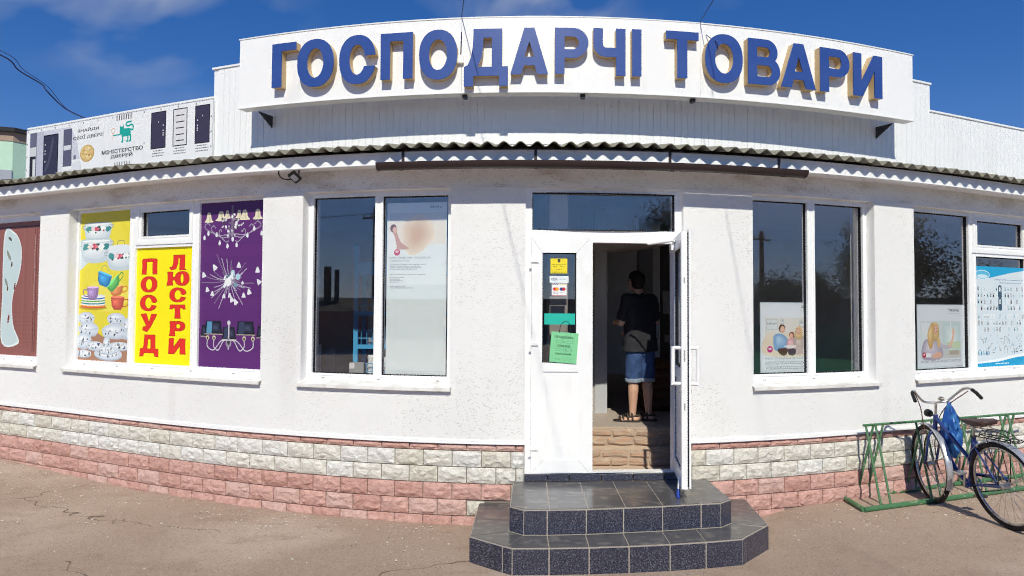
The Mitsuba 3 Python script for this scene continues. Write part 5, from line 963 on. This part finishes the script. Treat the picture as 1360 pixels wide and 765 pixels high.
# ------------------------------------------------------------------ bicycle
mat('bike_blue', (.022, .048, .20), .3, .5); mat('tyre_rubber', proc(lambda p, n, uv: mix((.022, .02, .02), (.09, .07, .06), smoothstep(.5, .8, fbm(p.x * 20, p.y * 20, p.z * 20, 3)) * .6)), .85, .3)
mat('chrome', proc(lambda p, n, uv: mix((.60, .59, .57), (.28, .22, .17), smoothstep(.5, .75, fbm(p.x * 30, p.y * 30, p.z * 30, 4)) * .8)), .32, .5, metallic=.85)
mat('fender_silver', proc(lambda p, n, uv: mix((.55, .57, .62), (.34, .33, .34), smoothstep(.5, .8, fbm(p.x * 16, p.y * 16, p.z * 16, 4)) * .7)), .3, .5, metallic=.6)
mat('saddle_leather', (.055, .028, .024), .5, .4); mat('grip_black', (.012, .012, .013), .5, .4); mat('old_brown', (.12, .045, .035), .6, .3)
RW, RA = .40, .375
rear, fro = np.array([4.552, 6.665]), np.array([4.412, 7.600]); ax = fro - rear; WB = np.linalg.norm(ax); ax = np.array([*(ax / WB), 0]); lft = np.array([-ax[1], ax[0], 0])
LEAN = math.radians(8.5); upb = np.array([0, 0, 1.]) * math.cos(LEAN) + lft * math.sin(LEAN); sdb = np.cross(ax, upb)     # sdb: to the right of travel
g0 = np.array([*rear, float(ground_z(*rear))])
def bk(x, z, y=0.): return g0 + ax * x + upb * z + sdb * y
ST = math.radians(-15)    # handlebar turned to the right
BK = thing('bicycle', 'old blue bicycle with silver mudguards leaning in the green rack', 'bicycle')
stA, stB = bk(.74, .98), bk(WB - .03, .42)                  # steering axis
def steer(p):
    a = (stA - stB) / np.linalg.norm(stA - stB); v = np.asarray(p) - stB; c, s = math.cos(ST), math.sin(ST)
    return stB + v * c + np.cross(a, v) * s + np.outer(v @ a, a).reshape(v.shape) * (1 - c)
idt = lambda p: np.asarray(p)
def circ(cx, cz, r, a0, a1, n, y=0., f=idt): return np.array([f(bk(cx + r * math.cos(a), cz + r * math.sin(a), y)) for a in np.linspace(a0, a1, n)])
def wheel(name, cx, f):
    W_ = put(name, closed_tube(circ(cx, RW, RA, 0, 2 * math.pi, 49, 0, f)[:-1], .023), 'tyre_rubber', BK, smooth=60)
    put('rim', closed_tube(circ(cx, RW, RA - .030, 0, 2 * math.pi, 49, 0, f)[:-1], .012), 'chrome', W_, smooth=60)
    put('hub', tube([f(bk(cx, RW, -.05)), f(bk(cx, RW, -.035)), f(bk(cx, RW, 0)), f(bk(cx, RW, .035)), f(bk(cx, RW, .05))], [.016, .028, .018, .028, .016], 10), 'chrome', W_, smooth=30)
    sp = []
    for i in range(32):
        a = i / 32 * 2 * math.pi; b = a + (.5 if i % 4 < 2 else -.5); y = .032 if i % 2 else -.032
        sp.append(tube([f(bk(cx + .026 * math.cos(b), RW + .026 * math.sin(b), y)), f(bk(cx + (RA - .035) * math.cos(a), RW + (RA - .035) * math.sin(a)))], .0016, 4, False))
    put('spokes', sp, 'chrome', W_)
def closed_tube(p, r, seg=10):
    n = len(p); c = p.mean(0); t = np.roll(p, -1, 0) - np.roll(p, 1, 0); t /= np.linalg.norm(t, axis=1, keepdims=True); o = p - c; o /= np.linalg.norm(o, axis=1, keepdims=True); b = np.cross(t, o)
    w = np.linspace(0, 2 * np.pi, seg, endpoint=False); V = (p[:, None] + r * (np.cos(w)[None, :, None] * o[:, None] + np.sin(w)[None, :, None] * b[:, None])).reshape(-1, 3); f = []
    for i in range(n):
        for j in range(seg):
            q = [i * seg + j, i * seg + (j + 1) % seg, ((i + 1) % n) * seg + (j + 1) % seg, ((i + 1) % n) * seg + j]; f += [[q[0], q[1], q[2]], [q[0], q[2], q[3]]]
    m = trimesh.Trimesh(V, np.array(f), process=False); m.fix_normals(); return m
wheel('wheel', 0, idt); wheel('wheel', WB, steer)
def guard(cx, a0, a1, f, w=.032):
    n = 28; V = []
    for a in np.linspace(a0, a1, n):
        for y, d in ((-w, .030), (-w * .8, .040), (0, .048), (w * .8, .040), (w, .030), (w * .8, .0375), (0, .0455), (-w * .8, .0375)):
            V.append(f(bk(cx + (RA + d) * math.cos(a), RW + (RA + d) * math.sin(a), y)))
    k = 8; F_ = []
    for i in range(n - 1):
        for j in range(k):
            q = [i * k + j, i * k + (j + 1) % k, (i + 1) * k + (j + 1) % k, (i + 1) * k + j]; F_ += [[q[0], q[1], q[2]], [q[0], q[2], q[3]]]
    m = trimesh.Trimesh(np.array(V), np.array(F_), process=False); m.fix_normals(); return m
G1 = put('mudguard', guard(0, math.radians(15), math.radians(200), idt), 'fender_silver', BK, smooth=40); G2 = put('mudguard', guard(WB, math.radians(62), math.radians(205), steer), 'fender_silver', BK, smooth=40)
put('stay', [tube([bk(0, RW, y), bk(-(RA + .035) * math.cos(.5), RW + (RA + .035) * math.sin(.5), y * .6)], .004, 6) for y in (-.055, .055)], 'chrome', G1); put('stay', [tube([steer(bk(WB, RW, y)), steer(bk(WB - .34, RW - .23, y * .6))], .004, 6) for y in (-.055, .055)], 'chrome', G2)
bb, st_top, hd_lo, hd_up = bk(.42, .31), bk(.285, .80), bk(.80, .76), bk(.755, .94)
put('frame', [tube([bb, st_top], .021, 12), tube([hd_lo, hd_up], .021, 12), tube(spline([bk(.795, .78), bk(.70, .60), bk(.56, .40), bb], 5), .021, 12), tube([bk(.76, .91), bk(.355, .545)], .018, 12), tube([bb, bk(0, RW, .06)], .010, 8), tube([bb, bk(0, RW, -.06)], .010, 8), tube([bk(.30, .76, .02), bk(0, RW, .06)], .009, 8), tube([bk(.30, .76, -.02), bk(0, RW, -.06)], .009, 8), tube([bb + sdb * -.045, bb + sdb * .045], .024, 12)], 'bike_blue', BK, smooth=40)
put('fork', [tube(spline([steer(bk(.805, .76, y * .5)), steer(bk(.82, .70, y)), steer(bk(.90, .50, y)), steer(bk(WB, RW, y))], 5), [.012] * 15 + [.009], 8) for y in (-.055, .055)] + [tube([steer(bk(.80, .755, -.05)), steer(bk(.80, .755, .05))], .014, 8)], 'bike_blue', BK, smooth=40)
HB = put('handlebar', [tube([hd_up, steer(bk(.735, 1.06))], .013, 10)] + [tube(spline([steer(bk(*q)) for q in ((.735, 1.07, 0), (.735, 1.07, s * .06), (.73, 1.085, s * .12), (.70, 1.15, s * .185), (.655, 1.205, s * .235), (.60, 1.21, s * .275), (.54, 1.18, s * .295), (.48, 1.14, s * .305))], 5), .0115, 10) for s in (-1, 1)], 'chrome', BK, smooth=40)
for s in (-1, 1): put('grip', tube([steer(bk(.585, 1.205, s * .28)), steer(bk(.54, 1.18, s * .295)), steer(bk(.47, 1.135, s * .307))], .017, 10), 'grip_black', HB, smooth=40)
put('bell', trimesh.creation.icosphere(2, .03).apply_transform(np.diag([1, 1, .7, 1])).apply_translation(steer(bk(.725, 1.105, .05))), 'chrome', HB, smooth=True)
HL = put('headlamp', [tube([steer(bk(.865, .93)), steer(bk(.885, .93)), steer(bk(.93, .93))], [.022, .036, .040], 14), tube([steer(bk(.80, .92)), steer(bk(.87, .93))], .007, 6)], 'grip_black', BK, smooth=40)
SDL = put('saddle', None or [(lambda m: m)(trimesh.convex.convex_hull(np.array([bk(x, z, y) for x, z, y in ((.40, .955, -.025), (.40, .955, .025), (.41, .925, 0), (.33, .965, -.035), (.33, .965, .035), (.20, .965, -.055), (.20, .965, .055), (.12, .985, -.095), (.12, .985, .095), (.06, .985, -.08), (.06, .985, .08), (.07, .945, -.085), (.07, .945, .085), (.2, .925, -.06), (.2, .925, .06), (.04, .98, 0), (.2, .972, 0))])).subdivide().subdivide())], 'saddle_leather', BK, smooth=True)
trim = scene[SDL]
put('spring', [tube([bk(.10 + .0 * i, .885 + .009 * i, y) + ax * .018 * math.cos(i * 1.3) + sdb * .018 * math.sin(i * 1.3) for i in range(8)], .004, 5) for y in (-.05, .05)] + [tube([bk(.10, .885, y), bk(.29, .89, y * .3), bk(.37, .925, y * .2)], .005, 6) for y in (-.05, .05)], 'chrome', SDL); put('seat_post', tube([st_top, bk(.262, .905)], .0125, 10), 'chrome', SDL, smooth=40)
CR = put('luggage_rack', [tube(spline([bk(.26, .80, s * .03), bk(.22, .83, s * .06), bk(-.18, .845, s * .06), bk(-.24, .84, s * .03), bk(-.245, .84, 0)], 4), .0045, 6) for s in (-1, 1)] + [tube([bk(x, .835, -.06), bk(x, .835, .06)], .004, 6) for x in (.2, .1, 0, -.1, -.18)] + [tube([bk(.2, .835, 0), bk(-.24, .842, 0)], .004, 6)] + [tube([bk(0, RW, s * .062), bk(x, .835, s * .06)], .004, 6) for s in (-1, 1) for x in (-.08, .06)] + [tube(spline([bk(-.2, .845, s * .03), bk(-.1, .90, s * .035), bk(.1, .90, s * .035), bk(.18, .85, s * .03)], 4), .004, 6) for s in (-1, 1)], 'grip_black', BK)
CW = put('chainwheel', [closed_tube(circ(.42, .31, .085, 0, 2 * math.pi, 33, .05)[:-1], .007, 6)] + [tube([bk(.42, .31, .05), bk(.42 + .085 * math.cos(a), .31 + .085 * math.sin(a), .05)], .006, 6) for a in np.linspace(0, 2 * math.pi, 6)[:-1]], 'chrome', BK)
put('chain', [tube([bk(.42, .395, .05), bk(0, RW + .04, .05)], .005, 5), tube([bk(.42, .225, .05), bk(0, RW - .04, .05)], .005, 5)], 'grip_black', CW); put('chain_guard', [tube([bk(.46, .40, .065), bk(.02, RW + .055, .062)], .012, 6)], 'bike_blue', CW)
for s, dx, dz in ((1, .06, -.155), (-1, -.06, .155)):
    C_ = put('crank', tube([bk(.42, .31, s * .07), bk(.42 + dx, .31 + dz, s * .085)], .010, 8), 'chrome', BK, smooth=40); p0 = bk(.42 + dx, .31 + dz, s * .14)
    put('pedal', [rbox(-.045, .045, -.045, .045, -.012, .012, .006, frame_of(p0, ax, sdb, upb))], 'grip_black' if s > 0 else 'chrome', C_)
put('brake_cable', [tube(spline([steer(bk(.60, 1.19, s * .25)), steer(bk(.80, 1.0, s * .12)), steer(bk(.90, .80, s * .06)), steer(bk(.87, .70, s * .03))], 5), .005, 6) for s in (-1, 1)] + [tube(spline([steer(bk(.86, .72, y)), steer(bk(.93, .62, y)), steer(bk(.93, .45, y * 1.1)), steer(bk(.87, .35, y))], 5), .006, 6) for y in (-.05, .05)], 'old_brown', BK)
# blue plastic bag hung on the handlebar
mat('bag_blue', proc(lambda p, n, uv: mix((.012, .07, .30), (.07, .26, .52), smoothstep(.45, .75, fbm(p.x * 16, p.y * 16, p.z * 9, 4)))), .3, .5, b=(lambda p, n, uv: fbm(p.x * 30, p.y * 30, p.z * 12, 4), .02, 4e-3))
top = steer(bk(.72, 1.05, .10)) + np.array([.02, 0, 0]); nv, nw = 22, 26; V = []; r_ = np.random.default_rng(4)
bx_, by_ = np.array([.83, -.55, 0]), np.array([.55, .83, 0])
for i in range(nv):
    t = i / (nv - 1); w = (.012 + .072 * min(1, t * 2.1)**.7) * (1 - .55 * max(0, t - .72) / .28); d = (.008 + .045 * min(1, t * 1.8)) * (1 - .6 * max(0, t - .75) / .25)
    for j in range(nw):
        a = j / nw * 2 * math.pi; fold = 1 + .26 * math.sin(a * 5 + t * 3) * min(1, t * 3) + .20 * math.sin(a * 9 - t * 5)
        V.append(top + bx_ * (w * math.cos(a) * fold + .02 * t) + by_ * d * math.sin(a) * fold + np.array([0, 0, -.52 * t + (.012 * math.sin(a * 3) if i == nv - 1 else 0)]))
V = np.array(V); V += (np.stack([meshkit.fbm(V * 14 + k * 9, 3, k) for k in range(3)], -1) - .5) * .05 * np.repeat(np.clip(np.linspace(0, 2, nv), 0, 1), nw)[:, None]
F_ = [q for i in range(nv - 1) for j in range(nw) for q in ([i * nw + j, (i + 1) * nw + j, (i + 1) * nw + (j + 1) % nw], [i * nw + j, (i + 1) * nw + (j + 1) % nw, i * nw + (j + 1) % nw])]
V = np.vstack([V, V[-nw:].mean(0)[None]]); F_ += [[(nv - 1) * nw + j, len(V) - 1, (nv - 1) * nw + (j + 1) % nw] for j in range(nw)]
BG = thing('plastic_bag', 'crumpled blue plastic bag hanging from the bicycle handlebar', 'bag'); put('sack', trimesh.Trimesh(V, np.array(F_), process=False), 'bag_blue', BG, smooth=40)
put('handle', [tube(spline([top + [0, 0, -.03] + bx_ * s * .012, top + [0, 0, .01] + bx_ * s * .014 + by_ * .014, top + [0, 0, .018], top + [0, 0, -.02] - by_ * .016], 4), .005, 6) for s in (-1, 1)], 'bag_blue', BG)
# ------------------------------------------------------------------ green house at the left, beyond the shop
mat('green_plaster', proc(lambda p, n, uv: mix((.54, .76, .60), (.46, .66, .52), fbm(p.x * 3, p.y * 3, p.z * 3, 4))), .9, .2, b=(plaster_h, .004, 3e-3)); mat('brown_band', proc(lambda p, n, uv: mix((.42, .31, .24), (.34, .24, .18), fbm(p.x * 5, p.y * 5, p.z * 5, 4))), .9, .2); mat('grey_band', (.34, .36, .42), .8, .3); mat('roof_felt', (.03, .03, .035), .8, .3)
GH = thing('green_house', 'pale green plastered building with a brown top band at the far left', 'house')
GP = [(-10.07, 14.5), (-9.2, 16.2), (-11.5, 19.5), (-16.5, 17.0), (-13.5, 13.2)]
def ringp(z0, z1, d): return prism(Polygon(GP).buffer(d, join_style=2), z0, z1)
put('wall', ringp(0, 5.34, 0), 'green_plaster', GH); put('top_band', ringp(5.34, 5.52, .015), 'brown_band', GH); put('lower_band', ringp(3.2, 4.66, .02).slice_plane([0, 0, 0], [1, 0, 0]) if False else prism(LineString([(-13.5, 13.2), (-10.07, 14.5)]).buffer(.03, cap_style=2), 3.0, 4.75), 'grey_band', GH); put('roof', ringp(5.52, 5.60, .10), 'roof_felt', GH)
# ------------------------------------------------------------------ loose chips and pebbles on the ground
def chips(n, seed, lo, hi, near):
    r = np.random.default_rng(seed); base = trimesh.creation.icosphere(0); out_v, out_f = [], []
    for i in range(n):
        if r.random() < near: s = r.uniform(-7.4, 5.5); q = front(s, abs(r.normal(.25, .35)) + .06)[:2]
        else: q = np.array([r.uniform(-6, 6), r.uniform(4.3, 9)])
        if plan_y(q[0]) - q[1] < .07 or (-.5 < q[0] < 2.5 and q[1] > 5.7): continue
        z = float(ground_z(*q)); R_ = lo + (hi - lo) * r.random()**3; v = base.vertices * r.uniform(.6, 1.25, (len(base.vertices), 1)) * [R_ * r.uniform(.8, 1.6), R_ * r.uniform(.7, 1.2), R_ * .45]
        a = r.uniform(0, 6.3); c, s_ = math.cos(a), math.sin(a); v = v @ np.array([[c, s_, 0], [-s_, c, 0], [0, 0, 1]]) + [q[0], q[1], z + R_ * .2 + .004]
        out_v.append(v); out_f.append(base.faces + 12 * (len(out_v) - 1))
    return trimesh.Trimesh(np.vstack(out_v), np.vstack(out_f), process=False)
put('gravel', chips(1500, 5, .003, .012, .75), 'white_stone'); tag('gravel', 'white stone chips and crumbs scattered over the dusty ground', 'gravel', kind='stuff')
put('dirt', chips(420, 6, .003, .010, .6), 'dark_stone'); tag('dirt', 'dark crumbs of dirt scattered over the dusty ground', 'dirt', kind='stuff')
# ------------------------------------------------------------------ across the street: what the panes mirror
mat('bark', (.10, .075, .055), .95, .1); mat('pole_wood', (.13, .11, .09), .9, .2); mat('red_brick_far', (.22, .085, .06), .9, .2); mat('roof_dark', (.10, .085, .075), .9, .2); mat('fence_green', (.03, .16, .055), .6, .3); mat('grey_wall_far', (.16, .15, .145), .9, .2)
scene['leaf'] = two(prin((.040, .070, .026), .6, .3)); scene['leaf_b'] = two(prin((.055, .085, .030), .6, .3))
def tree(x, y, h, w, label, seed, n=11000):
    r = np.random.default_rng(seed); t = thing('tree', label, 'tree'); tr = [tube([(x, y, -.1), (x + .1, y, h * .3), (x, y + .1, h * .6)], [.2, .14, .06], 8)]; cl = []
    for i in range(12):
        a = r.uniform(0, 6.3); zz = h * r.uniform(.35, .85); rr = w * .5 * math.sqrt(max(.05, 1 - ((zz / h - .58) / .45)**2)) * r.uniform(.4, .95); c = np.array([x + rr * math.cos(a), y + rr * math.sin(a), zz]); cl.append(c)
        tr.append(tube([(x, y, h * r.uniform(.2, .5)), (np.array([x, y, zz * .8]) + c) / 2, c], [.06, .04, .015], 6))
    cl += [np.array([x, y, h * .85]), np.array([x, y, h * .6])]
    V = []
    for i in range(n):
        c = cl[r.integers(len(cl))]; p = c + r.normal(0, 1, 3) * [w * .15, w * .15, h * .08]; s = r.uniform(.045, .09); a, b = r.normal(0, 1, 3), r.normal(0, 1, 3); a /= np.linalg.norm(a); b -= a * (a @ b); b /= np.linalg.norm(b)
        V += [p - a * s, p + b * s * .5, p + a * s, p - b * s * .5]
    V = np.array(V); k = np.arange(n)[:, None] * 4
    put('trunk', tr, 'bark', t); put('crown', trimesh.Trimesh(V, np.vstack([k + [0, 1, 2], k + [0, 2, 3]]), process=False), 'leaf' if seed % 2 else 'leaf_b', t)
for i, (x, y, h, w) in enumerate(((32.0, -2.7, 6.5, 2.6), (30.5, -4.7, 3.7, 2.2), (24.3, 5.0, 5.8, 2.6), (10.4, -16.4, 6.9, 2.8), (27.4, -9.4, 3.7, 4.0), (25.3, 7.2, 3.7, 2.4), (36, 1.5, 4.5, 4))):
    tree(x, y, h, w, ['tall bushy dark tree across the street to the right', 'small rounded tree left of the tall bushy one', 'tall narrow tree nearest to the right end of the shop', 'leafy tree straight across the street', 'low broad tree far across the street', 'leafy tree past the right end of the shop', 'broad tree farthest down the street'][i], 21 + i)
def pole(x, y, h, label):
    t = thing('utility_pole', label, 'utility pole', 'poles along the street'); put('shaft', tube([(x, y, -.2), (x, y, h)], [.19, .13], 10), 'pole_wood', t, smooth=40); put('cross_arm', [box(x - .9, x + .9, y - .05, y + .05, h - .6, h - .5)], 'pole_wood', t)
    for dx in (-.8, -.3, .3, .8): put('insulator', tube([(x + dx, y, h - .5), (x + dx, y, h - .32)], [.05, .035], 8), 'lamp_glass', t)
    return [(x + dx, y, h - .34) for dx in (-.8, -.3, .3, .8)]
PS = [pole(36.5, -17.1, 7.0, 'wooden pole far to the right across the street'), pole(4, -18, 11.6, 'wooden pole straight across from the shop door'), pole(-22, -16, 7.2, 'wooden pole to the left across the street'), pole(-44, 2, 7.2, 'wooden pole far to the left down the street')]
for a, b in zip(PS[:-1], PS[1:]):
    for i in (0, 3):
        p, q = np.array(a[i]), np.array(b[i]); m_ = [p + (q - p) * t - [0, 0, 3.2 * t * (1 - t)] for t in np.linspace(0, 1, 9)]
        wire('wire', m_, .016, 'power line strung between the poles across the street', 'black_metal', 'wire', 2, 'power lines across the street')
FH = thing('brick_house', 'low red brick house with two dark chimneys across the street', 'house')
HM = frame_of([-19.5, -9.0, 0], [.70, -.71, 0], [-.71, -.70, 0], [0, 0, -1.]); HM[:3, 2] = [0, 0, 1]
put('wall', box(-7, 6, -.0, 5, 0, 1.81, HM), 'red_brick_far', FH); rf = trimesh.convex.convex_hull(np.array([(-7.4, -.4, 1.8), (6.4, -.4, 1.8), (-7.4, 5.4, 1.8), (6.4, 5.4, 1.8), (-7, 2.5, 2.40), (6, 2.5, 2.40)])); rf.apply_transform(HM); RFH = put('roof', rf, 'roof_dark', FH)
for a, w, z in ((.64, .32, 3.75), (1.1, .2, 3.62)): put('chimney', box(a, a + w, 1.2, 1.8, 2.0, z, HM), 'roof_dark', RFH)
for a in (-5, -2.5, 2.5): put('window', box(a, a + 1.0, -.03, .02, .8, 1.7, HM), 'room_dark', FH)
FN = thing('street_fence', 'long grey wall with a green lower board across the street to the right', 'fence')
put('wall', [box(8, 60, -24.3, -24, 0, 2.5)], 'grey_wall_far', FN); put('wall', [box(38, 38.4, -24, 20, 0, 2.6)], 'grey_wall_far', FN)
put('verge', grid_mesh(np.linspace(12.5, 36, 8), np.linspace(-13, 8, 8), lambda x, y: x * 0 + .09), 'fence_green', smooth=True); tag('verge', kind='structure')
GFN = thing('green_fence', 'green board fence among the trees at the right side of the street', 'fence'); put('board', [box(24 + .0, 24.1, -12, 12, .1, 1.3)], 'fence_green', GFN); put('rail', [box(23.93, 24.0, -12, 12, .3, .36), box(23.93, 24.0, -12, 12, 1.05, 1.11)], 'fence_green', GFN)
SHD = thing('street_shed', 'row of low grey sheds across the street to the left', 'shed'); put('wall', [box(-40, 6, -27, -26.8, 0, 2.3)], 'grey_wall_far', SHD); put('roof', [box(-40.3, 6.3, -31, -26.5, 2.3, 2.45)], 'roof_dark', SHD); put('wall', [box(-46, -45.7, -26, 14, 0, 2.4)], 'grey_wall_far', SHD)
